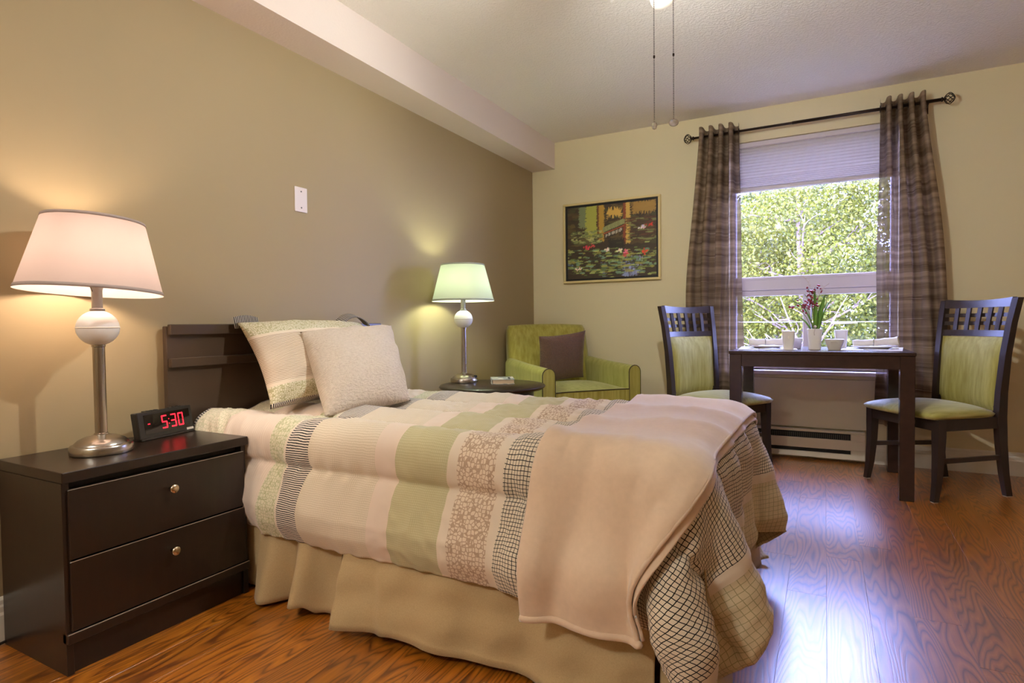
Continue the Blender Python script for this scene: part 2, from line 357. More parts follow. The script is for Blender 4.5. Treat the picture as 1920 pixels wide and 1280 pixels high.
while x < XR-0.01:
    w = min(PW, XR-x); y = YF - random.uniform(0.05, 1.1)
    while y < YB-0.001:
        a, b_ = max(y, YF), min(y+PL, YB)
        if b_-a > 0.02:
            key = (round(b_-a, 2), round(w, 3))
            if key not in cache: cache[key] = plank_mesh(b_-a-GAP, w-GAP)
            o = bpy.data.objects.new('plank', cache[key]); COL.objects.link(o); o.location = (x+w/2, (a+b_)/2, 0); o.parent = floor
        y += PL
    x += PW
def baseboard(name, poly, axis, h0, h1): return struct(obj(name, prism(bmesh.new(), poly, h0, h1, axis), 'trim'))
prof = [(0, 0), (0.016, 0), (0.016, 0.088), (0.0135, 0.096), (0.0125, 0.112), (0.009, 0.118), (0.008, 0.13), (0.003, 0.138), (0, 0.14)]
baseboard('baseboard_left', [(a, b) for a, b in prof], 'y', YF, YB-0.016)
bb = empty('baseboard_back', (0, 0, 0)); struct(bb)
for a, b_ in ((0.0, 1.555), (2.44, XR)):
    obj('board', prism(bmesh.new(), [(YB-p, z) for p, z in prof][::-1], a, b_, 'x'), 'trim', bb)
struct(obj('baseboard_right', prism(bmesh.new(), [(XR-p, z) for p, z in prof][::-1], YF, YB-0.016, 'y'), 'trim'))

# ------------------------------------------------------------------ window
win = struct(empty('window_1', (0, 0, 0)))
FY0, FY1 = YB+0.075, YB+0.145
bm = bmesh.new(); fw = 0.038
box(bm, WX0, WX0+fw, FY0, FY1, WZ0, WZ1, bev=0.004); box(bm, WX1-fw, WX1, FY0, FY1, WZ0, WZ1, bev=0.004)
box(bm, WX0+fw, WX1-fw, FY0, FY1, WZ1-fw, WZ1, bev=0.004); box(bm, WX0+fw, WX1-fw, FY0, FY1, WZ0, WZ0+0.05, bev=0.004)
obj('frame', bm, 'vinyl', win)
bm = bmesh.new(); box(bm, WX0+fw, WX1-fw, FY0-0.005, FY1, 1.165, 1.262, bev=0.003); box(bm, WX0+fw, WX1-fw, FY0+0.006, FY1, 1.125, 1.163, bev=0.003)
box(bm, WX0+fw, WX1-fw, FY0-0.012, FY0-0.006, 1.24, 1.252)
obj('meeting_rail', bm, 'vinyl', win)
bm = bmesh.new(); box(bm, 2.051, 2.105, FY0+0.01, FY1, WZ0+0.05, 1.126, bev=0.003); obj('mullion', bm, 'vinyl', win)
obj('gasket', B(2.105, 2.1085, FY0+0.02, FY1-0.01, WZ0+0.05, 1.126), 'black_liner', win)
for x0, x1, z0, z1 in ((WX0+fw, WX1-fw, 1.262, WZ1-fw), (WX0+fw, 2.051, WZ0+0.05, 1.126), (2.1085, WX1-fw, WZ0+0.05, 1.126)):
    me = bpy.data.meshes.new('pane'); me.from_pydata([(x0, FY0+0.035, z0), (x1, FY0+0.035, z0), (x1, FY0+0.035, z1), (x0, FY0+0.035, z1)], [], [(0, 1, 2, 3)]); link_mesh('pane', me, 'glass', win)
obj('sill', B(WX0-0.03, WX1+0.03, YB-0.045, FY0, WZ0-0.028, WZ0, bev=0.005, seg=2), 'vinyl', win)
# cover panel under the sill
pan = struct(empty('trim_2', (0, 0, 0)))
obj('board', B(1.56, 2.478, YB-0.03, YB, 0.215, 0.548, bev=0.003), 'panel', pan)
obj('board', B(1.56, 2.478, YB-0.024, YB, 0.5495, WZ0-0.029, bev=0.002), 'panel', pan)

# cellular shade
cs = thing('cellular_blind', 'white pleated cellular blind drawn partway down the window', 'blind', (0, 0, 0))
BX0, BX1, BY = WX0+0.008, WX1-0.008, YB+0.035
obj('headrail', B(BX0, BX1, BY-0.025, BY+0.025, 2.178, 2.213, bev=0.004), 'vinyl', cs)
obj('bottom_rail', B(BX0, BX1, BY-0.016, BY+0.016, 1.868, 1.895, bev=0.005), 'vinyl', cs)
zz = []; z = 2.178
while z > 1.897:
    zz.append(z); z -= 0.0105 if z > 1.96 else 0.006
zz.append(1.895)
pl = [(BY+(-0.012 if i % 2 else -0.004), z) for i, z in enumerate(zz)]
P = np.array([[(xx, y_, z_) for y_, z_ in pl] for xx in np.linspace(BX0+0.003, BX1-0.003, 3)])
pf = link_mesh('pleats', grid_mesh('pleats', P), 'blind', cs)

# ------------------------------------------------------------------ baseboard heater
ht = thing('baseboard_heater', 'long cream electric baseboard heater under the window', 'heater', (0, 0, 0))
hx0, hx1, hy = 1.50, 2.425, YB-0.075
obj('back_plate', B(hx0, hx1, YB-0.03, YB-0.001, 0.03, 0.205), 'heater', ht)
obj('top_hood', B(hx0, hx1, hy, YB-0.03, 0.193, 0.208, bev=0.003), 'heater', ht)
obj('front_panel', B(hx0, hx1, hy-0.004, hy+0.008, 0.085, 0.152, bev=0.003), 'heater', ht)
obj('lower_lip', B(hx0, hx1, hy, hy+0.01, 0.022, 0.06, bev=0.003), 'heater', ht)
obj('end_cap', B(hx1-0.085, hx1, hy-0.002, YB-0.03, 0.022, 0.193, bev=0.004), 'heater', ht)
obj('slot', B(hx0+0.004, hx1-0.085, hy+0.02, YB-0.031, 0.03, 0.192), 'dark_slot', ht)
bm = bmesh.new(); xx = hx0+0.02
while xx < hx1-0.1: box(bm, xx, xx+0.002, hy+0.012, hy+0.02, 0.153, 0.182); xx += 0.012
o = obj('fins', bm, 'fin', ht); o['kind'] = 'stuff'

# ------------------------------------------------------------------ curtain rod and curtains
RODY, RODZ = 4.39, 2.272
rod = thing('curtain_rod', 'slim dark bronze curtain rod with openwork cage finials above the window', 'curtain rod', (0, 0, 0))
obj('pole', tube(bmesh.new(), [(1.345, RODY, RODZ), (2.1, RODY, RODZ), (2.806, RODY, RODZ)], 0.0085, 12), 'bronze', rod, True)
obj('sleeve', tube(bmesh.new(), [(1.99, RODY, RODZ), (2.806, RODY, RODZ)], 0.0105, 12), 'bronze', rod, True)
for sx, fx in ((-1, 1.306), (1, 2.846)):
    e = obj('collar', lathe(bmesh.new(), [(0.009, 0), (0.014, 0.002), (0.014, 0.008), (0.008, 0.012), (0.007, 0.018), (0.011, 0.021), (0.006, 0.026)], 16, Matrix.Translation((fx-sx*0.042, RODY, RODZ)) @ Matrix.Rotation(sx*PI/2, 4, 'Y')), 'bronze', rod, True)
    bm = bmesh.new()
    for k in range(8):
        pts = []
        for i in range(13):
            t_ = i/12; a = k*PI/4 + t_*1.9; r_ = 0.031*math.sin(PI*t_)**0.75+0.002
            pts.append((fx+sx*(-0.028+0.056*t_), RODY+r_*math.cos(a), RODZ+r_*math.sin(a)))
        tube(bm, pts, 0.0022, 5)
    obj('finial', bm, 'bronze', rod, True)
for bx in (1.40, 2.74):
    bm = bmesh.new(); tube(bm, [(bx, RODY, RODZ-0.012), (bx, YB-0.004, RODZ-0.02)], 0.005, 8); box(bm, bx-0.012, bx+0.012, YB-0.006, YB-0.0005, RODZ-0.05, RODZ+0.015)
    obj('bracket', bm, 'bronze', rod)

def curtain(name, label, xs_top, xs_mid, xs_bot, phase, nf, flip):
    """folded panel hung by grommets: xs are (outer, inner) x at rod, mid height and hem"""
    root = thing(name, label, 'curtain', (0, 0, 0), 0, 'brown striped curtain panels at the window')
    ns, nz = nf*22+1, 70
    s = np.linspace(0, 1, ns)[:, None]; z = np.linspace(RODZ+0.055, 0.27, nz)[None, :]
    t = (RODZ-z)/(RODZ-0.27)
    def edge(i):
        a, b, c = xs_top[i], xs_mid[i], xs_bot[i]; tt = np.clip(t, 0, 1)
        return np.where(tt < 0.6, a+(b-a)*smoothstep(-0.15, 0.62, tt)/1.0, b+(c-b)*(tt-0.6)/0.4)
    e0, e1 = edge(0), edge(1)
    sw = s-(0.85/(4*PI*nf))*np.sin(2*(2*PI*nf*s+phase))+(0.85/(4*PI*nf))*math.sin(2*phase)
    X = e0+(e1-e0)*sw
    amp = 0.052*(1-0.25*smoothstep(0.0, 0.5, t)) + 0.012*np.sin(5*s+3*t)*smoothstep(0.1, 0.6, t)
    wave = np.sin(2*PI*nf*s+phase)
    wave = np.sign(wave)*np.abs(wave)**0.85
    Y = RODY - amp*wave - 0.008*np.sin(2*PI*nf*2.3*s+2+4*t)*smoothstep(0.05, 0.5, t)
    X = X+0.006*np.sin(9*t+7*s)*smoothstep(0.1, 0.6, t)
    Z = np.broadcast_to(z, X.shape) + 0.004*np.sin(2*PI*nf*s+phase+0.5)*(t < 0.02)
    P = np.stack([X, np.clip(Y, None, YB-0.012), Z], -1)
    seg = np.linalg.norm(np.diff(P[:, 30], axis=0), axis=-1); ul = np.concatenate([[0], np.cumsum(seg)])
    UV = np.stack([np.broadcast_to(ul[:, None], X.shape)+(3.3 if flip else 0), np.broadcast_to(z, X.shape)], -1)
    o = link_mesh('panel', grid_mesh('panel', P, UV), 'curtain', root, True)
    # grommets where the cloth crosses the rod
    w0 = wave[:, 0]
    for i in range(1, ns):
        if w0[i-1]*w0[i] <= 0 and 1 < i < ns-1:
            gx = float(X[i, 3]); bm = bmesh.new()
            pts = [(gx, RODY+0.020*math.cos(a), RODZ+0.020*math.sin(a)) for a in np.linspace(0, 2*PI, 17)]
            tube(bm, pts, 0.0028, 6, False); obj('grommet', bm, 'bronze', root, True)
    return root
curtain('curtain', 'brown striped curtain panel hanging left of the window, nearer the painting', (1.400, 1.652), (1.296, 1.682), (1.262, 1.690), 0.6, 4, False)
curtain('curtain', 'brown striped curtain panel hanging right of the window, behind the right chair', (2.712, 2.492), (2.846, 2.478), (2.90, 2.462), 0.6, 4, True)

# ------------------------------------------------------------------ wall plate, painting
pl = thing('wall_plate', 'blank cream wall plate with two screws above the bed', 'wall plate', (0, 1.98, 1.542))
obj('cover', B(0, 0.006, -0.037, 0.037, -0.0585, 0.0585, bev=0.003, seg=2), 'plate_plastic', pl)
for z in (-0.038, 0.038): obj('screw', lathe(bmesh.new(), [(0.0038, 0), (0.0038, 0.0012), (0.002, 0.002), (0, 0.002)], 12, Matrix.Translation((0.006, 0, z)) @ Matrix.Rotation(PI/2, 4, 'Y')), 'screw', pl)

pt = thing('painting', 'framed lily pond painting with gold frame on the back wall', 'painting', (0.69, YB, 1.594))
PWd, PHt, fwid = 0.797, 0.645, 0.018
bm = bmesh.new()
def pframe(bm, w, h, t, y0, y1, bev=0.003):
    box(bm, -w/2, w/2, y0, y1, h/2-t, h/2, bev=bev); box(bm, -w/2, w/2, y0, y1, -h/2, -h/2+t, bev=bev)
    box(bm, -w/2, -w/2+t, y0, y1, -h/2+t, h/2-t, bev=bev); box(bm, w/2-t, w/2, y0, y1, -h/2+t, h/2-t, bev=bev)
pframe(bm, PWd, PHt, fwid, -0.035, -0.001); obj('frame', bm, 'gold_frame', pt)
bm = bmesh.new(); pframe(bm, PWd-2*fwid, PHt-2*fwid, 0.016, -0.022, -0.001, 0.0); obj('liner', bm, 'black_liner', pt)
def paint(nx, ny):
    """brushy lily pond: posts and terrace above, pads and blooms on dark water below; y up, 0..1"""
    rng = np.random.RandomState(3); yy, xx = np.mgrid[0:ny, 0:nx]; u = (xx+0.5)/nx; v = (yy+0.5)/ny
    c = np.empty((ny, nx, 3)); L = lambda *a: np.array(lin(*a)[:3])
    c[:] = L(58, 44, 30)
    def dab(cx, cy, rx, ry, col, k=1.0):
        j = rng.uniform(0.82, 1.18); m = (((u-cx)/rx)**2+((v-cy)/ry)**2) < 1; c[m] = c[m]*(1-k)+np.clip(col*j, 0, 1)*k
    def rect(x0, x1, y0, y1, col, rag=0.01, k=0.9):
        w = rng.uniform(-rag, rag, (ny, 1)); h = rng.uniform(-rag*1.5, rag*1.5, (1, nx))
        m = (u > x0+w) & (u < x1+w) & (v > y0+h) & (v < y1+h); c[m] = c[m]*(1-k)+col*k
    for _ in range(260): dab(rng.rand(), rng.uniform(0.45, 1), rng.uniform(0.02, 0.08), rng.uniform(0.01, 0.03), L(*[(74, 56, 34), (52, 40, 28), (92, 76, 40), (70, 72, 40)][rng.randint(4)]), 0.6)
    rect(0.14, 0.22, 0.70, 1.0, L(112, 122, 84), 0.012); rect(0.22, 0.35, 0.55, 1.0, L(158, 158, 66), 0.012); rect(0.36, 0.43, 0.5, 1.0, L(170, 132, 48), 0.008)
    rect(0.35, 0.37, 0.5, 1.0, L(92, 54, 28), 0.006); rect(0.46, 0.62, 0.82, 0.93, L(196, 158, 72), 0.02); rect(0.67, 0.72, 0.45, 1.0, L(196, 160, 76), 0.008); rect(0.64, 0.67, 0.45, 1.0, L(128, 62, 36), 0.006)
    rect(0.74, 1.0, 0.84, 1.0, L(166, 128, 60), 0.02, 0.75)
    for i in range(40):
        t_ = i/40; dab(0.43+0.22*t_, 0.66+0.09*t_, 0.02, 0.035, L(128, 130, 82), 0.9); dab(0.42+0.23*t_, 0.60+0.09*t_, 0.012, 0.008, L(146, 74, 44), 0.8)
    for i in range(12): dab(0.45+0.016*i, 0.575+0.006*i, 0.004, 0.022, L(206, 200, 176), 0.9)
    rect(0.48, 0.66, 0.40, 0.52, L(40, 34, 26), 0.012)
    for _ in range(160): dab(rng.uniform(0.05, 0.4), rng.uniform(0.48, 0.66), rng.uniform(0.01, 0.03), 0.008, L(*[(120, 128, 74), (158, 156, 96), (84, 88, 50)][rng.randint(3)]), 0.8)
    for _ in range(120): dab(rng.uniform(0.7, 1), rng.uniform(0.48, 0.78), rng.uniform(0.02, 0.06), 0.01, L(*[(92, 54, 36), (70, 46, 32), (120, 124, 70), (60, 44, 30)][rng.randint(4)]), 0.7)
    rect(0.64, 0.80, 0.0, 0.24, L(140, 152, 196), 0.03, 0.75); rect(0.0, 0.07, 0.17, 0.24, L(120, 150, 190), 0.02, 0.8); rect(0.40, 0.46, 0.05, 0.2, L(110, 120, 150), 0.02, 0.5)
    for _ in range(60): dab(rng.uniform(0.62, 0.85), rng.uniform(0.0, 0.3), 0.006, rng.uniform(0.01, 0.05), L(*[(96, 84, 96), (160, 160, 206), (70, 58, 48)][rng.randint(3)]), 0.7)
    for _ in range(420):
        cy = rng.beta(2.2, 2.6)*0.48; dab(rng.rand(), cy, rng.uniform(0.015, 0.05), rng.uniform(0.006, 0.014), L(*[(124, 136, 66), (92, 108, 52), (158, 166, 92), (60, 56, 34), (142, 134, 60), (44, 38, 28), (110, 140, 110)][rng.randint(7)]), 0.8)
    for cx, cy, col in ((0.22, 0.43, (206, 60, 74)), (0.30, 0.45, (190, 66, 60)), (0.46, 0.385, (226, 210, 186)), (0.60, 0.36, (226, 214, 180)), (0.67, 0.335, (222, 110, 130)), (0.655, 0.30, (204, 84, 76)), (0.87, 0.325, (214, 70, 44)), (0.92, 0.68, (196, 60, 44)), (0.85, 0.645, (214, 186, 176)), (0.13, 0.14, (226, 186, 180))):
        for _ in range(14): dab(cx+rng.normal(0, 0.017), cy+rng.normal(0, 0.013), rng.uniform(0.004, 0.012), rng.uniform(0.006, 0.014), L(*[min(255, int(q*rng.uniform(0.85, 1.12))) for q in col]), 0.95)
    return np.clip(c*1.45, 0, 1)
nx, ny = 150, 118; art = paint(nx, ny); cw, ch = PWd-2*fwid-0.03, PHt-2*fwid-0.03
gx, gz = np.meshgrid(np.linspace(-cw/2, cw/2, nx), np.linspace(-ch/2, ch/2, ny), indexing='ij')
P = np.stack([gx, np.full_like(gx, -0.018), gz], -1); me = grid_mesh('canvas', P)
ca = me.color_attributes.new('paint', 'FLOAT_COLOR', 'POINT'); A4 = np.ones((nx, ny, 4), np.float32); A4[..., :3] = np.transpose(art, (1, 0, 2)); ca.data.foreach_set('color', A4.ravel())
link_mesh('canvas', me, 'canvas', pt)
obj('backing', B(-cw/2, cw/2, -0.0175, -0.001, -ch/2, ch/2), 'black_liner', pt)

# ------------------------------------------------------------------ nightstand
nsx, ny0, ny1, nzt = 0.393, 0.797, 1.362, 0.558
ns = thing('nightstand', 'dark espresso two-drawer nightstand beside the bed', 'nightstand', (0.0, ny0, 0))
L_ = ny1-ny0
bm = bmesh.new()
box(bm, 0.02, nsx-0.012, 0.0, 0.018, 0.0, nzt-0.031, bev=0.001); box(bm, 0.02, nsx-0.012, L_-0.018, L_, 0.0, nzt-0.031, bev=0.001); box(bm, 0.02, 0.03, 0.018, L_-0.018, 0.06, nzt-0.031); box(bm, 0.03, nsx-0.05, 0.018, L_-0.018, 0.1, 0.115)
obj('carcass', bm, 'espresso', ns)
obj('top', B(0.018, nsx, -0.003, L_+0.003, nzt-0.030, nzt, bev=0.0025, seg=2), 'espresso', ns)
obj('back_fill', B(0.031, nsx-0.04, 0.019, L_-0.019, 0.12, nzt-0.032), 'dark_slot', ns)
obj('ledge', B(nsx-0.03, nsx-0.001, 0.0, L_, 0.088, 0.116, bev=0.002), 'espresso', ns)
obj('highlight_strip', B(nsx-0.003, nsx-0.0006, 0.001, L_-0.001, 0.1150, 0.1164), 'edge_highlight', ns)  # pale strip drawn in place of a highlight on the edge
obj('plinth', B(nsx-0.035, nsx-0.022, 0.012, L_-0.012, 0.0, 0.088), 'espresso', ns)
for z0, z1, kz in ((0.119, 0.311, 0.249), (0.316, 0.508, 0.444)):
    d = obj('drawer', B(nsx-0.035, nsx-0.004, 0.012, L_-0.012, z0, z1, bev=0.0018), 'espresso', ns)
    obj('highlight_strip', B(nsx-0.0056, nsx-0.0036, 0.0135, L_-0.0135, z1-0.0012, z1+0.0002), 'edge_highlight', d)
    obj('knob', lathe(bmesh.new(), [(0.006, 0), (0.006, 0.012), (0.013, 0.016), (0.0145, 0.021), (0.0125, 0.025), (0.006, 0.027), (0, 0.0272)], 24, Matrix.Translation((nsx-0.004, 1.088-ny0, kz)) @ Matrix.Rotation(PI/2, 4, 'Y')), 'knob', d, True)

# ------------------------------------------------------------------ lamps
def lamp(label, loc, shade_mat, bulb_mat, rot=0.0, tilt=0.0):
    t = thing('table_lamp', label, 'lamp', loc, rot, 'matching brushed nickel table lamps')
    obj('base', lathe(bmesh.new(), [(0.078, 0), (0.084, 0.002), (0.0845, 0.022), (0.081, 0.027), (0.073, 0.029), (0.071, 0.033), (0.062, 0.042), (0.045, 0.050), (0.026, 0.054), (0.022, 0.057), (0, 0.057)], 48), 'nickel', t, angle=40)
    obj('outlet', B(0.022, 0.046, 0.046, 0.068, 0.026, 0.043, bev=0.003), 'black_plastic', t)
    obj('column', lathe(bmesh.new(), [(0.019, 0.055), (0.019, 0.06), (0.0165, 0.062), (0.0165, 0.328), (0.0185, 0.330), (0.0185, 0.336), (0, 0.336)], 24), 'nickel', t, angle=40)
    g = bmesh.new(); n = 60
    prof = [(max(0.002, 0.057*math.sin(a)), 0.388-0.055*math.cos(a)) for a in np.linspace(0.18, PI-0.22, 19)]
    lathe(g, prof, n)
    for v in g.verts:
        if v.co.z < 0.384: # ribbed lower half
            a = math.atan2(v.co.y, v.co.x); k = 1+0.012*math.cos(30*a); v.co.x *= k; v.co.y *= k
    gl = obj('globe', g, 'globe', t, True)
    obj('seam', lathe(bmesh.new(), [(0.0565, 0.386), (0.0582, 0.387), (0.0582, 0.390), (0.0565, 0.391)], 48, cap=False), 'sticker', gl, True)
    obj('neck', lathe(bmesh.new(), [(0.020, 0.440), (0.020, 0.447), (0.0145, 0.449), (0.0145, 0.505), (0.016, 0.507), (0.016, 0.545), (0, 0.545)], 24), 'satin_white_metal', t, angle=40)
    b = bmesh.new(); tube(b, [(0.02, 0, 0.50), (0.06, 0, 0.56), (0.055, 0, 0.68), (0.0, 0, 0.705), (-0.055, 0, 0.68), (-0.06, 0, 0.56), (-0.02, 0, 0.50)], 0.0016, 6)
    for k in range(3):
        a = k*2*PI/3+0.4; tube(b, [(0, 0, 0.705), (0.120*math.cos(a), 0.120*math.sin(a), 0.715)], 0.0016, 6)
    obj('harp', b, 'nickel', t, True)
    zb, zt, rb, rt = 0.497, 0.722, 0.190, 0.132
    s = bmesh.new(); lathe(s, [(rb, zb), (rb-(rb-rt)*0.5, (zb+zt)/2), (rt, zt)], 72, cap=False)
    sh = obj('shade', s, shade_mat, t, True)
    for rr, z, nm in ((rb, zb, 'hem'), (rt, zt, 'rim')):
        lb = bmesh.new(); dz = 0.011 if nm == 'hem' else -0.009; k = (rb-rt)/(zt-zb)
        lathe(lb, [(rr+0.0006, z), (rr+0.0016, z), (rr-dz*k+0.0016, z+dz), (rr-dz*k+0.0004, z+dz)], 72, cap=False); obj(nm, lb, shade_mat, sh, True)
    ax_ = Matrix.Rotation(-rot, 3, 'Z') @ Vector((1, 0, 0)); sh.matrix_local = Matrix.Translation((0, 0, 0.71)) @ Matrix.Rotation(tilt, 4, ax_) @ Matrix.Translation((0, 0, -0.71))
    bl = obj('bulb', lathe(bmesh.new(), [(0.012, 0.545), (0.014, 0.56), (0.028, 0.59), (0.03, 0.61), (0.024, 0.63), (0.010, 0.641), (0, 0.642)], 20), bulb_mat, t, True)
    return t
lamp('large brushed nickel table lamp with pink-lit shade on the nightstand', (0.196, 0.992, nzt), 'lamp_shade', 'bulb', R(120), R(-3.6))

# ------------------------------------------------------------------ alarm clock
CLX, CLY, CLA = 0.124, 1.246, R(12)
ck = thing('alarm_clock', 'black digital alarm clock with red digits on the nightstand', 'clock', (CLX, CLY, nzt+0.0005), CLA)
# local: y runs along the face, +x out of the face, z up; leaned back
def lean(bm):
    for v in bm.verts: v.co.x -= (v.co.z)*0.16
    return bm
W2 = 0.113
obj('body', lean(B(-0.028, -0.002, -W2, W2, 0.004, 0.094, bev=0.004, seg=2)), 'black_plastic', ck)
obj('bezel', lean(B(-0.004, 0.003, -W2, W2, 0.006, 0.096, bev=0.002)), 'black_plastic', ck)
obj('base_strip', lean(B(-0.034, 0.006, -W2+0.002, W2-0.002, 0.0, 0.007, bev=0.0015)), 'black_plastic', ck)
sc_ = obj('screen', lean(B(0.002, 0.0042, -W2+0.022, W2-0.014, 0.020, 0.086)), 'screen', ck)
def seg7(bm, ch, y0, z0, w, h, t=0.0045):
    S7 = {'5': 'afgcd', '3': 'abgcd', '0': 'abcdef'}[ch]; m = h/2; g = 0.0012
    rect = {'a': (y0+g, y0+w-g, z0+h-t, z0+h), 'd': (y0+g, y0+w-g, z0, z0+t), 'g': (y0+g, y0+w-g, z0+m-t/2, z0+m+t/2), 'f': (y0, y0+t, z0+m+g, z0+h-g), 'e': (y0, y0+t, z0+g, z0+m-g), 'b': (y0+w-t, y0+w, z0+m+g, z0+h-g), 'c': (y0+w-t, y0+w, z0+g, z0+m-g)}
    for s in S7: a, b, c, d = rect[s]; box(bm, 0.0042, 0.0046, a, b, c, d)
for chh, yy in (('5', -0.022), ('3', 0.016), ('0', 0.047)):
    bm = bmesh.new(); seg7(bm, chh, yy, 0.030, 0.023, 0.046); obj('digit', lean(bm), 'led', sc_)
bm = bmesh.new(); box(bm, 0.0042, 0.0046, 0.0065, 0.0095, 0.043, 0.046); box(bm, 0.0042, 0.0046, 0.0065, 0.0095, 0.059, 0.062); obj('colon', lean(bm), 'led', sc_)
obj('alarm_mark', lean(B(0.0042, 0.0046, -0.078, -0.069, 0.053, 0.056)), 'led', sc_)
obj('label_plate', lean(B(0.003, 0.0036, 0.080, 0.110, 0.0085, 0.0165)), 'sticker', ck)
for k in range(4): obj('button', lean(B(-0.022, -0.010, -0.075+k*0.016, -0.063+k*0.016, 0.094, 0.0975, bev=0.001)), 'black_plastic', ck)
for k in range(3): obj('button', lean(B(-0.022, -0.010, 0.03+k*0.02, 0.042+k*0.02, 0.094, 0.0975, bev=0.001)), 'black_plastic', ck)
tag(obj('power_cord', tube(bmesh.new(), [(0.03, 0.80, 0.012), (0.026, 0.77, 0.008), (0.045, 0.72, 0.006), (0.09, 0.64, 0.006), (0.12, 0.52, 0.006), (0.06, 0.42, 0.006), (0.03, 0.36, 0.03)], 0.0045, 8), 'cord', None, True), 'thin dark power cord on the floor behind the nightstand', 'cord')

# ------------------------------------------------------------------ bed
BX0_, BX1_, BYN, BYF, BZT = 0.07, 1.925, 1.405, 2.385, 0.574
bed = thing('bed', 'single bed with dark brown panelled headboard against the wall', 'bed', (0, 0, 0))
hb = obj('headboard', B(0.017, 0.04, 1.298, 2.468, 0.25, 0.95, bev=0.003), 'headboard', bed)
obj('cap_rail', B(0.041, 0.062, 1.302, 2.464, 0.917, 0.957, bev=0.003), 'headboard', hb)
obj('cross_rail', B(0.041, 0.062, 1.302, 2.464, 0.795, 0.83, bev=0.003), 'headboard', hb)
obj('box_spring', B(BX0_, BX1_, BYN+0.01, BYF-0.01, 0.2, 0.385, bev=0.02, seg=3), 'mattress', bed)
obj('mattress', B(BX0_, BX1_, BYN, BYF, 0.39, BZT-0.012, bev=0.045, seg=4), 'mattress', bed, True)
bm = bmesh.new()
box(bm, BX0_, BX1_, BYN+0.03, BYN+0.06, 0.17, 0.2); box(bm, BX0_, BX1_, BYF-0.06, BYF-0.03, 0.17, 0.2); box(bm, BX0_, BX0_+0.03, BYN+0.06, BYF-0.06, 0.17, 0.2); box(bm, BX1_-0.03, BX1_, BYN+0.06, BYF-0.06, 0.17, 0.2)
obj('frame', bm, 'black_liner', bed)
for lx in (0.2, 1.75):
    for ly in (BYN+0.1, BYF-0.1): obj('leg', lathe(bmesh.new(), [(0.022, 0.0), (0.022, 0.17)], 12, Matrix.Translation((lx, ly, 0))), 'black_liner', bed)

def drape(u0, u1, vw, h):
    """position-based cloth: a sheet laid over the mattress and left to hang"""
    nu = int(round((u1-u0)/h))+1; nv = int(round(2*vw/h))+1
    U = np.linspace(u0, u1, nu); V = np.linspace(-vw, vw, nv); yc = (BYN+BYF)/2; hw = (BYF-BYN)/2
    T = 0.016; ztop = BZT+T
    UU, VV = np.meshgrid(U, V, indexing='ij'); ex = hw+T-0.02
    P = np.zeros((nu, nv, 3)); P[..., 0] = UU
    over = np.clip(np.abs(VV)-ex, 0, None)
    P[..., 1] = yc+np.sign(VV)*(np.minimum(np.abs(VV), ex)+np.minimum(over, 0.02)); P[..., 2] = ztop-over
    rng = np.random.RandomState(5); P += rng.normal(0, 0.0008, P.shape)
    P[..., 1] += np.where(over > 0.05, 0.012*np.sin(UU*9+1)*np.sign(VV), 0)
    inv = np.ones((nu, nv)); inv[(UU < 1.80) & (np.abs(VV) < hw-0.04)] = 0.0
    inv[0, :] = 0.0
    du, dv = U[1]-U[0], V[1]-V[0]
    cons = []
    def add(di, dj, k):
        rest = math.hypot(di*du, dj*dv)
        for par in range(2 if max(di, abs(dj)) == 1 else 4):
            m = 2 if max(di, abs(dj)) == 1 else 4
            I, J = np.meshgrid(np.arange(0, nu-di), np.arange(max(0, -dj), nv-max(0, dj)), indexing='ij')
            key = (I if di else J)
            kk = (key//(1 if m == 2 else 1)) % m
            sel = kk == par
            a = (I*nv+J)[sel]; b = ((I+di)*nv+J+dj)[sel]; cons.append((a, b, rest, k))
    add(1, 0, 1.0); add(0, 1, 1.0); add(1, 1, 0.6); add(1, -1, 0.6); add(2, 0, 0.35); add(0, 2, 0.35); add(3, 0, 0.15); add(0, 3, 0.15)
    p = P.reshape(-1, 3).copy(); w = inv.ravel(); prev = p.copy()
    cx = np.array([(BX0_+BX1_)/2-0.2, yc, 0.30]); hx = np.array([(BX1_-BX0_)/2+0.2, hw, BZT-0.30]); rad = 0.055
    g = np.array([0, 0, -9.8]); dt = 1/50
    for step in range(110):
        vel = (p-prev)*0.965; prev = p.copy(); p = p+(vel+g*dt*dt)*w[:, None]
        for it in range(14):
            for a, b, rest, k in cons:
                d = p[b]-p[a]; l = np.sqrt((d*d).sum(1))+1e-9; ws = w[a]+w[b]; ok = ws > 0
                s = np.where(ok, k*(l-rest)/(l*np.where(ok, ws, 1)), 0)[:, None]*d
                p[a] += s*w[a][:, None]; p[b] -= s*w[b][:, None]
            if it % 2 == 1:
                q = np.abs(p-cx)-hx+rad; qp = np.maximum(q, 0); ln = np.sqrt((qp**2).sum(1)); sd = ln+np.minimum(q.max(1), 0)-rad
                hit = (sd < T) & (w > 0)
                if hit.any():
                    sg = np.sign(p-cx); n_ = np.where(ln[:, None] > 1e-6, qp/np.maximum(ln, 1e-6)[:, None], (q == q.max(1)[:, None]).astype(float))*sg
                    p[hit] += n_[hit]*(T-sd[hit])[:, None]
                nst = (p[:, 0] < nsx+0.012) & (p[:, 1] < ny1+0.014) & (p[:, 2] < nzt+0.01) & (w > 0); p[nst, 1] = ny1+0.014
                flat = UU.ravel() < 1.90; p[:, 1] = np.where(flat, np.clip(p[:, 1], BYN-0.045, BYF+0.045), p[:, 1])
                p[:, 2] = np.maximum(p[:, 2], 0.03)
        hitf = (p[:, 2] > ztop-0.03); prev[hitf] = prev[hitf]*0.3+p[hitf]*0.7
    return p.reshape(nu, nv, 3), U, V
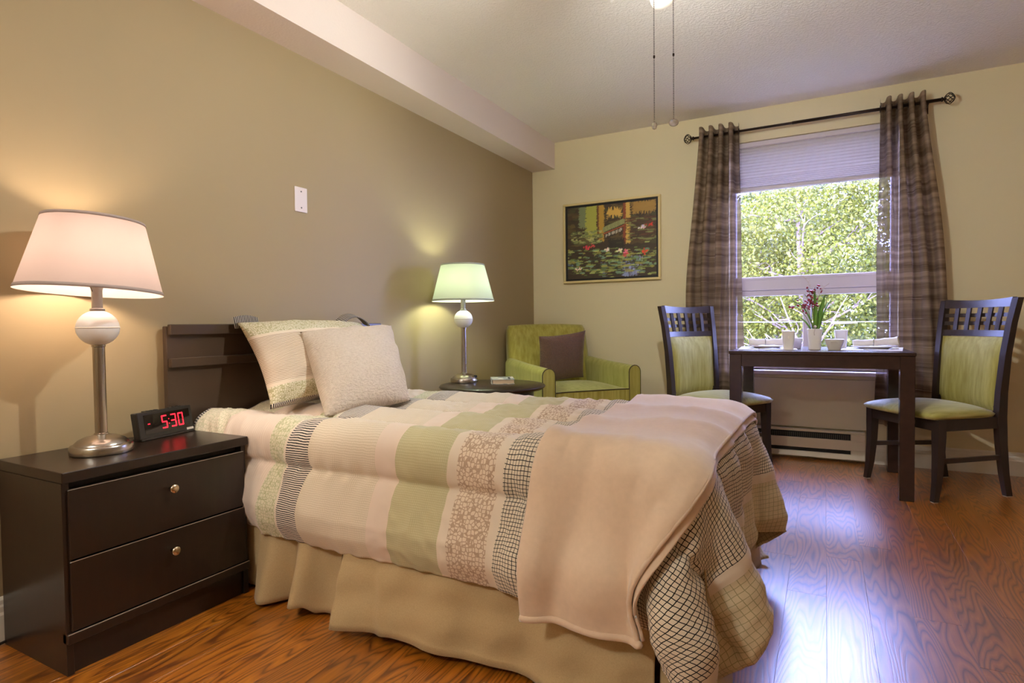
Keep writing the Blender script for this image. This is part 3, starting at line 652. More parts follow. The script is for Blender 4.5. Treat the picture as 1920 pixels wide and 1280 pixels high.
def cubic_up(A, k):
    """Catmull-Rom upsampling along axis 0"""
    n = len(A); t = np.linspace(0, n-1, (n-1)*k+1); i = np.clip(t.astype(int), 0, n-2); f = (t-i).reshape((-1,)+(1,)*(A.ndim-1))
    g = lambda j: A[np.clip(j, 0, n-1)]
    p0, p1, p2, p3 = g(i-1), g(i), g(i+1), g(i+2)
    return 0.5*((2*p1)+(-p0+p2)*f+(2*p0-5*p1+4*p2-p3)*f**2+(-p0+3*p1-3*p2+p3)*f**3)
def normals(P):
    a = np.gradient(P, axis=0); b = np.gradient(P, axis=1); n = np.cross(a, b); n /= np.linalg.norm(n, axis=-1, keepdims=True)+1e-9
    return n
def blur(P, k=1):
    for _ in range(k):
        Q = P.copy(); Q[1:-1] = (P[:-2]+2*P[1:-1]+P[2:])/4; P = Q.copy(); Q = P.copy(); Q[:, 1:-1] = (P[:, :-2]+2*P[:, 1:-1]+P[:, 2:])/4; P = Q
    return P
VW = 0.820
cloth, cU, cV = drape(0.072, 2.29, VW, 0.03)
cloth = blur(cloth, 1)
K = 4
fine = np.swapaxes(cubic_up(np.swapaxes(cubic_up(cloth, K), 0, 1), K), 0, 1)
fU = cubic_up(cU, K); fV = cubic_up(cV, K); FU, FV = np.meshgrid(fU, fV, indexing='ij')
_dr = smoothstep(0.0, 1.0, (BZT-fine[..., 2])/0.34); _nsfree = smoothstep(0.40, 0.52, FU)*smoothstep(2.05, 1.90, FU)
fine[..., 1] -= 0.045*_dr*_nsfree*(FV < 0)
N_ = blur(normals(fine), 2)
seamp = 0.275; ph = (FV+VW-0.235)/seamp
d_seam = np.abs(ph-np.round(ph))*seamp
puff = 0.044*np.clip(d_seam/(seamp/2), 0, 1)**0.5 - 0.006*np.exp(-(d_seam/0.010)**2)
edge = np.minimum(np.minimum(VW-np.abs(FV), 2.29-FU), 0.05)/0.05
puff = puff*np.clip(edge, 0.1, 1)**0.5
def field(U, V, sc, seed): # cheap smooth noise from summed sines
    r = np.random.RandomState(seed); out = 0
    for _ in range(10):
        a = r.uniform(0, 2*PI); k = sc*r.uniform(0.5, 1.6); out = out+np.sin(k*(math.cos(a)*U+math.sin(a)*V)+r.uniform(0, 6.28))
    return out/10**0.5/1.6
wr = np.exp(-(d_seam/0.045)**2)*0.0075*np.sin(FU*96+6*field(FU, FV, 6, 2)+np.round(ph)*1.7)*(0.4+0.6*np.clip(field(FU, FV, 9, 4)+0.4, 0, 1))
wr = wr+0.0055*field(FU, FV, 22, 1)-0.0050*np.abs(field(FU, FV*0.7, 30, 13))+0.0026*field(FU, FV*0.6, 60, 3)
# diagonal creases on the near drop
wr = wr+0.010*np.clip(field(FU+0.6*FV, FV*0.2, 24, 8), -0.3, 1)*smoothstep(0.45, 0.6, -FV)
patch = np.clip(field(FU, FV, 7, 31)+0.35, 0, 1)
wr = wr-0.0075*patch*np.abs(field(FU+0.5*FV, FV*0.8, 62, 17))**0.8-0.0050*np.clip(field(FU-0.3*FV, FV, 9, 33)+0.2, 0, 1)*np.abs(field(FU*0.8, FV, 95, 19))
C0 = fine+N_*(puff+wr)[..., None]
UVc = np.stack([FU, FV], -1)
cf = link_mesh('comforter', grid_mesh('comforter', C0, UVc), 'comforter', None, True)
so = cf.modifiers.new('thick', 'SOLIDIFY'); so.thickness = 0.010; so.offset = -1
tag(cf, 'patchwork comforter in cream, green and black grid bands over the bed', 'comforter')

# throw blanket laid across the foot, following the comforter
from mathutils import kdtree
_kd = kdtree.KDTree(C0.shape[0]*C0.shape[1]); _cf = C0.reshape(-1, 3); _cn = blur(normals(C0), 3).reshape(-1, 3)
for _i, _p in enumerate(_cf): _kd.insert(_p, _i)
_kd.balance()
def push_out(S_, gap):
    # lift a sheet until it clears the comforter everywhere
    for it in range(3):
        F_ = S_.reshape(-1, 3).copy()
        for i, p in enumerate(F_):
            for co, j, dist in _kd.find_n(p, 3):
                d = (F_[i]-_cf[j]) @ _cn[j]
                if d < gap and dist < 0.09: F_[i] += _cn[j]*(gap-d)
        S_ = F_.reshape(S_.shape)
        if it < 2: S_ = blur(S_, 4)
    return S_
def throw_layer(ua, ub, off, hem_extra, seed):
    iu0, iu1 = np.searchsorted(fU, ua), np.searchsorted(fU, ub); base = fine[iu0:iu1+1]; nn = N_[iu0:iu1+1]
    S_ = blur(base+nn*off, 10)[:, ::2]
    for _ in range(25): # soften along the width
        Q = S_.copy(); Q[1:-1] = (S_[:-2]+2*S_[1:-1]+S_[2:])/4; Q[0] = (S_[0]*2+S_[1])/3; Q[-1] = (S_[-1]*2+S_[-2])/3; S_ = Q
    S_ = push_out(S_, off-0.026)
    rows = []; npt = 110
    for r_ in S_: # follow the cloth from the far side, cut the near edge level
        pl_ = r_[::-1]; dn = pl_[-1]-pl_[-5]; dn[0] *= 0.1; dn /= np.linalg.norm(dn)
        pl_ = np.concatenate([pl_, [pl_[-1]+dn*d for d in np.linspace(0.02, 0.25, 10)]])
        cut = np.argmax((pl_[:, 2] < hem_extra) & (np.arange(len(pl_)) > len(pl_)//2)); f_ = (pl_[cut-1, 2]-hem_extra)/(pl_[cut-1, 2]-pl_[cut, 2]+1e-9)
        pl_ = np.concatenate([pl_[:cut], [pl_[cut-1]+(pl_[cut]-pl_[cut-1])*f_]])
        L_c = np.concatenate([[0], np.cumsum(np.linalg.norm(np.diff(pl_, axis=0), axis=1))]); q_ = np.linspace(0, L_c[-1], npt)
        rows.append(np.stack([np.interp(q_, L_c, pl_[:, k]) for k in range(3)], -1)[::-1])
    S_ = np.array(rows)
    uu = np.linspace(0, 1, S_.shape[0])[:, None]; vv = np.linspace(0, 1, S_.shape[1])[None, :]
    fall = smoothstep(0.42, 0.15, vv)
    S_[..., 1] -= fall*(0.010*np.sin(7.5*uu+1.2+2.2*vv)+0.006*np.sin(15*uu-5*vv+seed)+0.006)
    S_[..., 2] += 0.003*np.sin(6*uu+9*vv)*(1-fall)
    # gathers slightly narrower toward the hem
    xm = S_[..., 0].mean(0, keepdims=True); S_[..., 0] = xm+(S_[..., 0]-xm)*(1+0.02*fall)-0.015*fall*uu
    return S_
th = thing('throw_blanket', 'plush cream throw blanket folded across the foot of the bed', 'blanket', (0, 0, 0))
T1 = throw_layer(1.505, 1.93, 0.048, 0.213, 0.0)
o = link_mesh('top_layer', grid_mesh('top_layer', T1), 'throw', th, True); so = o.modifiers.new('thick', 'SOLIDIFY'); so.thickness = 0.009; so.offset = 0
T2 = throw_layer(1.52, 1.945, 0.036, 0.225, 0.0)
o = link_mesh('under_layer', grid_mesh('under_layer', T2), 'throw', th, True); so = o.modifiers.new('thick', 'SOLIDIFY'); so.thickness = 0.007; so.offset = 0
h_ = bmesh.new(); tube(h_, [tuple(T1[i, 0]+np.array([0, -0.002, 0.004])) for i in range(0, T1.shape[0], 2)], 0.010, 8); obj('hem', h_, 'throw', th, True)
h_ = bmesh.new(); tube(h_, [tuple(T1[-1, j]) for j in range(0, T1.shape[1], 2)], 0.0065, 6); obj('edge_roll', h_, 'throw', th, True)

# bed skirt: split panels
sk = thing('bed_skirt', 'tan cotton bed skirt hanging to the floor around the bed', 'bed skirt', (0, 0, 0))
def skirt(pts0, pts1, n, ztop, hemf, foldf, uv0=0.0):
    t = np.linspace(0, 1, n)[:, None]; z = np.linspace(0, 1, 22)[None, :]
    p0, p1 = np.array(pts0), np.array(pts1); d = (p1-p0); Ln = np.linalg.norm(d); d = d/Ln; nrm = np.array([d[1], -d[0]])
    hem = hemf(t*Ln); Z = ztop+(hem-ztop)*z
    f = foldf(t*Ln, z)
    X = p0[0]+d[0]*t*Ln+nrm[0]*f; Y = p0[1]+d[1]*t*Ln+nrm[1]*f
    return np.stack([X, Y, Z], -1)
def add_panel(P):
    o = link_mesh('panel', grid_mesh('panel', P), 'tan_skirt', sk, True); so = o.modifiers.new('thick', 'SOLIDIFY'); so.thickness = 0.002; so.offset = 0
yb_ = BYN-0.012
fa = lambda s, z: (z*(0.060+0.040*np.sin((s-0.105)*32-1.2)+0.014*np.sin((s-0.105)*51+1))+0.004*np.sin(s*40+z*5))*smoothstep(0.10, 0.16, s)
add_panel(skirt((0.805, yb_-0.004), (0.840, yb_+0.075), 24, 0.40, lambda s: 0.016+0*s, lambda s, z: z*0.02*np.sin(s*30)))
add_panel(skirt((0.30, yb_), (0.82, yb_), 110, 0.40, lambda s: 0.012+0.028*smoothstep(0.275, 0.315, s)*(1-smoothstep(0.405, 0.435, s)), fa))
fb = lambda s, z: z*(0.086+0.022*np.sin(s*6.2+1.2)+0.014*np.sin(s*15+2.2)+0.006*np.sin(s*37))*(1-0.0*s)+0.004*np.sin(s*33+z*4)+0.0035*np.sin(z*23+s*5)-0.004*np.abs(np.sin(s*21+z*9))*z+0.008*np.exp(-((s-0.12-0.05*z)/0.02)**2)+0.016*z*np.exp(-s/0.05)
add_panel(skirt((0.868, yb_), (1.84, yb_), 180, 0.40, lambda s: 0.020+0.010*np.sin(s*5+0.5), fb))
fc = lambda s, z: z*(0.05+0.015*np.sin(s*20))+0.0*s
add_panel(skirt((1.848, yb_), (1.93, yb_), 20, 0.40, lambda s: 0.014+0*s, fc))
fd = lambda s, z: z*(0.03+0.014*np.sin(s*13))
add_panel(skirt((1.94, yb_), (1.94, BYF+0.01), 90, 0.40, lambda s: 0.014+0*s, fd))
add_panel(skirt((1.94, BYF+0.012), (0.10, BYF+0.012), 120, 0.40, lambda s: 0.014+0*s, lambda s, z: z*(0.03+0.014*np.sin(s*9))))

# pillows -------------------------------------------------------
def pillow(w, h, t, n=40, pinch=0.05, wr=0.004, seed=0, corner=0.0, uvs=(1, 1)):
    """closed cushion in local x (width), z (height 0..h), y (depth); returns mesh with UVs in metres"""
    a = np.linspace(-1, 1, n); A, Bv = np.meshgrid(a, a, indexing='ij')
    X = A*w/2*(1-pinch*(1-Bv**2)*np.abs(A)**3); Z = Bv*h/2*(1-pinch*(1-A**2)*np.abs(Bv)**3)+h/2
    prof = (np.clip(1-np.abs(A)**2.6, 0, 1)*np.clip(1-np.abs(Bv)**2.6, 0, 1))**0.55
    wrk = wr*field(A*w, Bv*h, 30, seed)*np.clip(prof*3, 0, 1)
    F = np.stack([X, -(t/2*prof+wrk*np.sign(prof)), Z], -1); Bk = np.stack([X, t/2*prof, Z], -1)
    return F, Bk, np.stack([(A+1)/2*w, (Bv+1)/2*h], -1)
def pillow_obj(name, F, Bk, UV, mat, parent=None, xf=None):
    if xf is not None: F, Bk = xf(F), xf(Bk)
    n = F.shape[0]; me = bpy.data.meshes.new(name)
    idx = np.arange(n*n).reshape(n, n); quads = lambda I: np.stack([I[:-1, :-1], I[1:, :-1], I[1:, 1:], I[:-1, 1:]], -1).reshape(-1, 4)
    q1 = quads(idx); I2 = idx+n*n; bord = np.zeros((n, n), bool); bord[0] = bord[-1] = True; bord[:, 0] = bord[:, -1] = True
    I2 = np.where(bord, idx, I2); q2 = quads(I2)[:, ::-1]
    V = np.concatenate([F.reshape(-1, 3), Bk.reshape(-1, 3)]); used = np.unique(np.concatenate([q1.ravel(), q2.ravel()])); rm = -np.ones(len(V), int); rm[used] = np.arange(len(used))
    me.from_pydata(V[used].tolist(), [], rm[np.concatenate([q1, q2])].tolist())
    UVv = np.concatenate([UV.reshape(-1, 2)]*2)[used]
    l = me.uv_layers.new(name='UVMap'); li = np.empty(len(me.loops), dtype=np.int32); me.loops.foreach_get('vertex_index', li); l.data.foreach_set('uv', UVv[li].astype(np.float32).ravel())
    return link_mesh(name, me, mat, parent, True)
ZB = 0.634
# sham: bottom edge forward on the bed, top against the headboard
F, Bk, UV = pillow(0.70, 0.44, 0.23, 60, 0.045, 0.009, 11)
def sham_xf(Q):
    x, y, z = Q[..., 0], Q[..., 1], Q[..., 2]; t = z/0.44
    prof_x = 0.36-0.16*t-0.10*t*t+0.0*t; prof_z = ZB+0.33*t**0.92
    nx = 0.80; nz = 0.45
    droop = -0.03*(np.abs(x)/0.35)**2*t*0+0.012*t*np.cos(x*5)
    skew = -0.03*(1-t)*(x < 0)
    return np.stack([prof_x-y*nx+0.0*x, 1.885+x+skew+0.03*(t-0.5), prof_z-y*nz*0.6+droop-0.02*t*(x > 0)*0], -1)
sh = thing('pillow_sham', 'large striped pillow sham leaning against the headboard', 'pillow', (0, 0, 0))
pillow_obj('cushion_body', F, Bk, UV, 'sham', sh, sham_xf)
def flange(y0, y1, h0, h1, tipdx, name='flange'):
    n, m = 18, 5; t = np.linspace(0, 1, n)[:, None]; s = np.linspace(0, 1, m)[None, :]
    Y = y0+(y1-y0)*t+0*s; X = 0.098-0.012*s+tipdx*s*np.sin(t*PI)+0*t; hh = h0+(h1-h0)*t
    Z = hh[..., :1]*1.0-0.045+0.045*s+0.010*np.sin(t*3)*s
    P = np.stack([np.broadcast_to(X, (n, m)), np.broadcast_to(Y, (n, m)), np.broadcast_to(Z, (n, m))], -1)
    o = link_mesh(name, grid_mesh(name, P, np.stack([np.broadcast_to(Y, (n, m)), np.broadcast_to(s, (n, m))], -1)), 'stripe', sh, True); so = o.modifiers.new('thick', 'SOLIDIFY'); so.thickness = 0.004
flange(1.545, 1.66, 0.984, 0.982, 0.0); 
n, m = 22, 5; t = np.linspace(0, 1, n)[:, None]; s = np.linspace(0, 1, m)[None, :]
Y = 2.085+0.20*t+0*s; Z = 0.962+0.045*np.sin(PI*np.clip(t*1.02, 0, 1))**0.8-0.012*t-0.016*s; X = 0.10+0.05*s+0*t
P = np.stack([X, Y, Z], -1); o = link_mesh('flange', grid_mesh('flange', P, np.stack([Y, s+0*t], -1)), 'stripe', sh, True); so = o.modifiers.new('thick', 'SOLIDIFY'); so.thickness = 0.004
# textured square cushion in front
F, Bk, UV = pillow(0.40, 0.43, 0.18, 50, 0.035, 0.007, 21)
def cush_xf(Q):
    x, y, z = Q[..., 0], Q[..., 1], Q[..., 2]; t = z/0.43
    # leaning back on the sham, turned a little
    base = np.array([0.62, 1.745, ZB-0.015]); up = np.array([-0.285, 0.185, 0.315]); up_n = up/np.linalg.norm(up); side = np.array([0.10, 0.365, 0.02]); side_n = side/np.linalg.norm(side); nn = np.cross(up_n, side_n)
    wide = 1.0+0.16*t
    return base+up_n*z[..., None]*1.07+side_n*(x*wide)[..., None]*0.97+nn*(y)[..., None]
pc = pillow_obj('throw_pillow', F, Bk, UV, 'seersucker', None, cush_xf)
tag(pc, 'square cream textured throw pillow in front of the sham', 'pillow')

# ------------------------------------------------------------------ round side table, lamp, book
RTX, RTY, RTZ = 0.452, 2.985, 0.590
rt = thing('side_table', 'round dark wood side table between bed and armchair', 'side table', (RTX, RTY, 0))
obj('top', lathe(bmesh.new(), [(0.280, RTZ-0.030), (0.296, RTZ-0.028), (0.303, RTZ-0.021), (0.309, RTZ-0.018), (0.314, RTZ-0.011), (0.308, RTZ-0.003), (0.298, RTZ-0.002), (0.294, RTZ), (0, RTZ)], 80), 'espresso', rt, angle=50)
bm = bmesh.new(); lathe(bm, [(0.235, RTZ-0.105), (0.245, RTZ-0.10), (0.245, RTZ-0.030)], 64); obj('apron', bm, 'espresso', rt, angle=40)
for k in range(4):
    a = k*PI/2+PI/4; lx, ly = 0.22*math.cos(a), 0.22*math.sin(a)
    obj('leg', lathe(bmesh.new(), [(0.014, 0.0), (0.018, 0.01), (0.015, 0.05), (0.022, 0.25), (0.026, 0.40), (0.020, 0.42), (0.029, 0.44), (0.029, RTZ-0.105)], 16, Matrix.Translation((lx, ly, 0))), 'espresso', rt, True)
obj('shelf', lathe(bmesh.new(), [(0.21, 0.16), (0.215, 0.165), (0.215, 0.175), (0.21, 0.18)], 48), 'espresso', rt, angle=40)
lamp('smaller-looking nickel table lamp with green-lit shade on the round side table', (0.232, 3.02, RTZ), 'lamp_shade_cool', 'bulb_cool', R(-32))
bk = thing('book', 'small closed hardcover book with pale cover on the round side table', 'book', (0.463, 3.085, RTZ), R(32))
# spine at local -x
obj('pages', B(-0.060, 0.066, -0.092, 0.092, 0.0025, 0.0245), 'pages', bk)
bm = bmesh.new(); box(bm, -0.068, 0.070, -0.096, 0.096, 0.0, 0.0022); box(bm, -0.068, 0.070, -0.096, 0.096, 0.025, 0.0272); box(bm, -0.0695, -0.064, -0.096, 0.096, 0.0, 0.0272, bev=0.001)
cv = obj('cover', bm, 'book_cover', bk)
bm = bmesh.new()
for k in range(9): box(bm, -0.0702, -0.0696, -0.06+k*0.012, -0.06+k*0.012+random.uniform(0.005, 0.009), 0.008, 0.018)
for k in range(8): box(bm, 0.035, 0.048, -0.062+k*0.014, -0.052+k*0.014, 0.0272, 0.0275)
obj('lettering', bm, 'ink', cv)['kind'] = 'stuff'

# ------------------------------------------------------------------ armchair
def face_rot(deg): return R(deg)-PI/2     # local +y is the front
ac = thing('armchair', 'olive green upholstered armchair in the corner of the room', 'armchair', (0.552, 3.905, 0), face_rot(-40))
AW, AT, D2 = 0.37, 0.088, 0.36
def arm(sx):
    bm = bmesh.new(); secs = []
    n = 9
    for y_, zt in ((D2, 0.652), (0.0, 0.668), (-0.30, 0.690)):
        pts = [(sx*(AW-AT), 0.17), ]
        for k in range(n):
            a = PI*k/(n-1); cx = sx*(AW-AT/2)
            pts.append((cx-sx*AT/2*math.cos(a), zt-0.044+0.044*math.sin(a)))
        pts.append((sx*AW, 0.17)); secs.append([(px, y_, pz) for px, pz in pts])
    rs = [[bm.verts.new(p) for p in s] for s in secs]; m = len(rs[0])
    for a, b in zip(rs, rs[1:]):
        for k in range(m): bm.faces.new((a[k], a[(k+1) % m], b[(k+1) % m], b[k]))
    bm.faces.new(rs[0]); bm.faces.new(rs[-1][::-1])
    o = obj('arm', bm, 'green_arm', ac, angle=50)
    pb = bmesh.new(); tube(pb, [(p[0], D2+0.001, p[2]) for p in secs[0]], 0.0042, 6); obj('piping', pb, 'piping_dark', o, True)
    # front face inset panel in the striped weave
    fb = bmesh.new(); vs = [fb.verts.new((p[0]*0.999, D2+0.0008, p[2])) for p in secs[0]]; vs2 = [fb.verts.new((p[0]*0.999, D2+0.004, p[2])) for p in secs[0]]
    for k in range(m): fb.faces.new((vs[k], vs[(k+1) % m], vs2[(k+1) % m], vs2[k]))
    fb.faces.new(vs2); obj('front_panel', fb, 'green_strie', o)
arm(-1); arm(1)
# back
def soft_box(w, d, h, bev, seg=4): return B(-w/2, w/2, -d/2, d/2, 0, h, bev=bev, seg=seg)
bm = bmesh.new(); nx_, nz_ = 24, 20
def back_pt(u_, w_, side):
    zz = 0.30+0.632*w_; crown = 0.010*(1-u_*u_)*w_
    halfw = 0.325+0.008*math.sin(w_*3); rx = 1.0
    if w_ > 0.93: rx = 1-0.04*((w_-0.93)/0.07)**2
    y = -0.205-0.115*w_ - (0.10+0.03*(1-w_)) * side
    if not side: y += 0.020*(1-u_**4)*(1-abs(2*w_-1)**4)
    rnd = 0.018*(abs(u_)**12+(w_)**14)
    y += rnd if side else -rnd
    return (u_*halfw*rx, y, zz+crown)
gr = {}
for side in (0, 1):
    for i in range(nx_+1):
        for j in range(nz_+1):
            gr[side, i, j] = bm.verts.new(back_pt(2*i/nx_-1, j/nz_, side))
for side in (0, 1):
    for i in range(nx_):
        for j in range(nz_): bm.faces.new((gr[side, i, j], gr[side, i+1, j], gr[side, i+1, j+1], gr[side, i, j+1]))
for j in range(nz_):
    bm.faces.new((gr[0, 0, j], gr[0, 0, j+1], gr[1, 0, j+1], gr[1, 0, j])); bm.faces.new((gr[0, nx_, j], gr[0, nx_, j+1], gr[1, nx_, j+1], gr[1, nx_, j]))
for i in range(nx_):
    bm.faces.new((gr[0, i, nz_], gr[0, i+1, nz_], gr[1, i+1, nz_], gr[1, i, nz_])); bm.faces.new((gr[0, i, 0], gr[0, i+1, 0], gr[1, i+1, 0], gr[1, i, 0]))
bmesh.ops.bevel(bm, geom=[e for e in bm.edges if len(e.link_faces) == 2 and e.calc_face_angle(0) > 0.9], offset=0.016, segments=3, affect='EDGES')
obj('backrest', bm, 'green_strie', ac, True)
# seat cushion, crowned
n = 26; a = np.linspace(-1, 1, n); A, Bv = np.meshgrid(a, a, indexing='ij'); hw_ = AW-AT-0.004
crown = 0.032*np.clip(1-A**4, 0, 1)*np.clip(1-((Bv-0.05))**2, 0, 1)
top = np.stack([A*hw_, -0.235+(Bv+1)/2*(D2+0.235+0.006), 0.492+0.010*(1-(Bv+1)/2)+crown], -1)
bm = bmesh.new(); vt = [[bm.verts.new(top[i, j]) for j in range(n)] for i in range(n)]; vb = [[bm.verts.new((top[i, j, 0], top[i, j, 1], 0.405)) for j in range(n)] for i in range(n)]
for i in range(n-1):
    for j in range(n-1): bm.faces.new((vt[i][j], vt[i+1][j], vt[i+1][j+1], vt[i][j+1])); bm.faces.new((vb[i][j], vb[i][j+1], vb[i+1][j+1], vb[i+1][j]))
for i in range(n-1):
    for q in (0, n-1):
        bm.faces.new((vt[i][q], vt[i+1][q], vb[i+1][q], vb[i][q])); bm.faces.new((vt[q][i], vt[q][i+1], vb[q][i+1], vb[q][i]))
sc2 = obj('seat_cushion', bm, 'green_arm', ac, angle=50)
pb = bmesh.new(); tube(pb, [tuple(top[i, -1]+np.array([0, 0.001, 0.0])) for i in range(n)], 0.0042, 6); tube(pb, [(-hw_, D2+0.007, 0.41), (hw_, D2+0.007, 0.41)], 0.0042, 6); obj('piping', pb, 'piping_dark', sc2, True)
obj('front_face', B(-hw_+0.002, hw_-0.002, D2+0.004, D2+0.0075, 0.412, 0.489), 'green_strie', sc2)
obj('seat_rail', B(-hw_, hw_, D2-0.03, D2-0.004, 0.17, 0.395, bev=0.006), 'green_strie', ac)
obj('seat_base', B(-hw_, hw_, -0.33, D2-0.03, 0.17, 0.40), 'green_strie', ac)
obj('rear_panel', B(-AW+0.02, AW-0.02, -0.345, -0.325, 0.17, 0.55, bev=0.006), 'green_arm', ac)
for lx in (-1, 1):
    for ly in (0.32, -0.30):
        obj('leg', beam(bmesh.new(), [[(lx*0.33-q, ly-q, z), (lx*0.33+q, ly-q, z), (lx*0.33+q, ly+q, z), (lx*0.33-q, ly+q, z)] for q, z in ((0.016, 0.0), (0.024, 0.17))]), 'espresso', ac)
F, Bk, UV = pillow(0.37, 0.37, 0.12, 40, 0.07, 0.003, 31)
bp = pillow_obj('accent_cushion', F, Bk, UV, 'brown_croc', None)
bp.matrix_world = Matrix.Translation(ac.location) @ Matrix.Rotation(face_rot(-40), 4, 'Z') @ Matrix.Translation((0.012, -0.09, 0.522)) @ Matrix.Rotation(R(180), 4, 'Z') @ Matrix.Rotation(R(17), 4, 'X') @ Matrix.Rotation(R(-6), 4, 'Y')
tag(bp, 'dark brown crocodile-textured cushion on the green armchair', 'cushion')

# ------------------------------------------------------------------ dining table
TX0, TX1, TY0, TY1, TZ = 1.693, 2.602, 3.600, 4.325, 0.772
dt_ = thing('dining_table', 'small dark wood dining table in front of the window', 'table', ((TX0+TX1)/2, (TY0+TY1)/2, 0))
hx_, hy_ = (TX1-TX0)/2, (TY1-TY0)/2; LG = 0.066
obj('tabletop', B(-hx_, hx_, -hy_, hy_, TZ-0.018, TZ, bev=0.002), 'tablewood', dt_)
for sx in (-1, 1):
    for sy in (-1, 1):
        x0 = sx*(hx_-0.004); y0 = sy*(hy_-0.004); x1 = x0-sx*LG; y1 = y0-sy*LG
        obj('leg', B(min(x0, x1), max(x0, x1), min(y0, y1), max(y0, y1), 0, TZ-0.0185, bev=0.002), 'tablewood', dt_)
for sy in (-1, 1):
    y0 = sy*(hy_-0.006); y1 = y0-sy*0.022; obj('apron', B(-hx_+LG+0.005, hx_-LG-0.005, min(y0, y1), max(y0, y1), 0.684, TZ-0.0185), 'tablewood', dt_)
for sx in (-1, 1):
    x0 = sx*(hx_-0.006); x1 = x0-sx*0.022; obj('apron', B(min(x0, x1), max(x0, x1), -hy_+LG+0.005, hy_-LG-0.005, 0.684, TZ-0.0185), 'tablewood', dt_)

# ------------------------------------------------------------------ dining chairs
def dining_chair(label, loc, deg):
    c = thing('dining_chair', label, 'chair', (loc[0], loc[1], 0), face_rot(deg), 'green padded dining chairs at the table')
    WF, WB, DD, WT = 0.245, 0.200, 0.20, 0.222
    def leg_front(sx):
        secs = []
        for z, dx, dy, q in ((0.004, 0.0, 0.028, 0.0135), (0.10, -0.003, 0.012, 0.0165), (0.24, -0.006, 0.002, 0.020), (0.34, -0.006, 0, 0.0225), (0.425, -0.006, 0, 0.0225)):
            cx = sx*(WF+dx); cy = DD-0.012+dy; secs.append([(cx-q, cy-q, z), (cx+q, cy-q, z), (cx+q, cy+q, z), (cx-q, cy+q, z)])
        o = obj('front_leg', beam(bmesh.new(), secs), 'dining', c)
        obj('glide', B(secs[0][0][0]+0.002, secs[0][1][0]-0.002, secs[0][0][1]+0.002, secs[0][2][1]-0.002, 0, 0.006), 'rubber_glide', o)
    def post(sx):
        secs = []
        for z, dx, dy, qx, qy in ((0.004, 0.0, -0.045, 0.0135, 0.017), (0.12, 0.0, -0.022, 0.015, 0.019), (0.28, 0.0, -0.004, 0.016, 0.023), (0.42, 0.0, 0.004, 0.017, 0.025), (0.55, 0.002, 0.0, 0.017, 0.022), (0.75, 0.008, -0.016, 0.017, 0.019), (0.92, 0.016, -0.040, 0.017, 0.018), (1.052, 0.025, -0.066, 0.017, 0.017)):
            cx = sx*(WB+dx); cy = -DD+dy; secs.append([(cx-qx, cy-qy, z), (cx+qx, cy-qy, z), (cx+qx, cy+qy, z), (cx-qx, cy+qy, z)])
        o = obj('back_post', beam(bmesh.new(), secs), 'dining', c)
        obj('glide', B(secs[0][0][0]+0.002, secs[0][1][0]-0.002, secs[0][0][1]+0.002, secs[0][2][1]-0.002, 0, 0.006), 'rubber_glide', o)
    for sx in (-1, 1): leg_front(sx); post(sx)
    def yb(z): return -DD+float(np.interp(z, [0.42, 0.55, 0.75, 0.92, 1.052], [0.004, 0.0, -0.016, -0.040, -0.066]))
    def wb(z): return WB+float(np.interp(z, [0.42, 0.55, 0.75, 0.92, 1.052], [0, 0.002, 0.008, 0.016, 0.025]))
    def rail(name, z0, z1, th_, bow=0.022, n=10):
        secs = []
        for k in range(n+1):
            t_ = 2*k/n-1; bx = -bow*(1-t_*t_); w0, w1 = wb(z0)-0.016, wb(z1)-0.016; dip = -0.010*(1-t_*t_) if name == 'top_rail' else 0
            secs.append([(t_*w0, yb(z0)+bx-th_/2, z0), (t_*w0, yb(z0)+bx+th_/2, z0), (t_*w1, yb(z1)+bx+th_/2, z1+dip), (t_*w1, yb(z1)+bx-th_/2, z1+dip)])
        return obj(name, beam(bmesh.new(), secs), 'dining', c, angle=40)
    rail('top_rail', 1.005, 1.056, 0.026); rail('mid_rail', 0.846, 0.880, 0.024); rail('lower_rail', 0.47, 0.50, 0.02, 0.012)
    for z in (0.918, 0.963): rail('cross_slat', z-0.0105, z+0.0105, 0.008, 0.030)
    for k in range(5):
        t_ = (k-2)/2*0.66; secs = []
        for z in np.linspace(0.876, 1.008, 5):
            cx = t_*(wb(z)-0.016)*1.0; cy = yb(z)-0.022*(1-t_*t_)+0.004; secs.append([(cx-0.013, cy-0.0045, z), (cx+0.013, cy-0.0045, z), (cx+0.013, cy+0.0045, z), (cx-0.013, cy+0.0045, z)])
        obj('slat', beam(bmesh.new(), secs), 'dining', c)
    # back pad
    n, m = 14, 16; bm = bmesh.new(); fr, bk_ = [], []
    for i in range(n+1):
        t_ = 2*i/n-1; fr.append([]); bk_.append([])
        for j in range(m+1):
            z = 0.452+(0.844-0.452)*j/m; x_ = t_*(wb(z)-0.0175); y_ = yb(z)-0.016*(1-t_*t_)
            pu = 0.022*(1-t_**6)*(1-abs(2*j/m-1)**6)+0.006
            fr[i].append(bm.verts.new((x_, y_+pu, z))); bk_[i].append(bm.verts.new((x_, y_-0.010, z)))
    for i in range(n):
        for j in range(m): bm.faces.new((fr[i][j], fr[i+1][j], fr[i+1][j+1], fr[i][j+1])); bm.faces.new((bk_[i][j], bk_[i][j+1], bk_[i+1][j+1], bk_[i+1][j]))
    for j in range(m):
        for q in (0, n): bm.faces.new((fr[q][j], fr[q][j+1], bk_[q][j+1], bk_[q][j]))
    for i in range(n):
        for q in (0, m): bm.faces.new((fr[i][q], fr[i+1][q], bk_[i+1][q], bk_[i][q]))
    obj('back_pad', bm, 'green_strie', c, angle=50)
    # seat pad: trapezoid, domed
    n = 22; bm = bmesh.new(); a = np.linspace(-1, 1, n); vt, vb = [], []
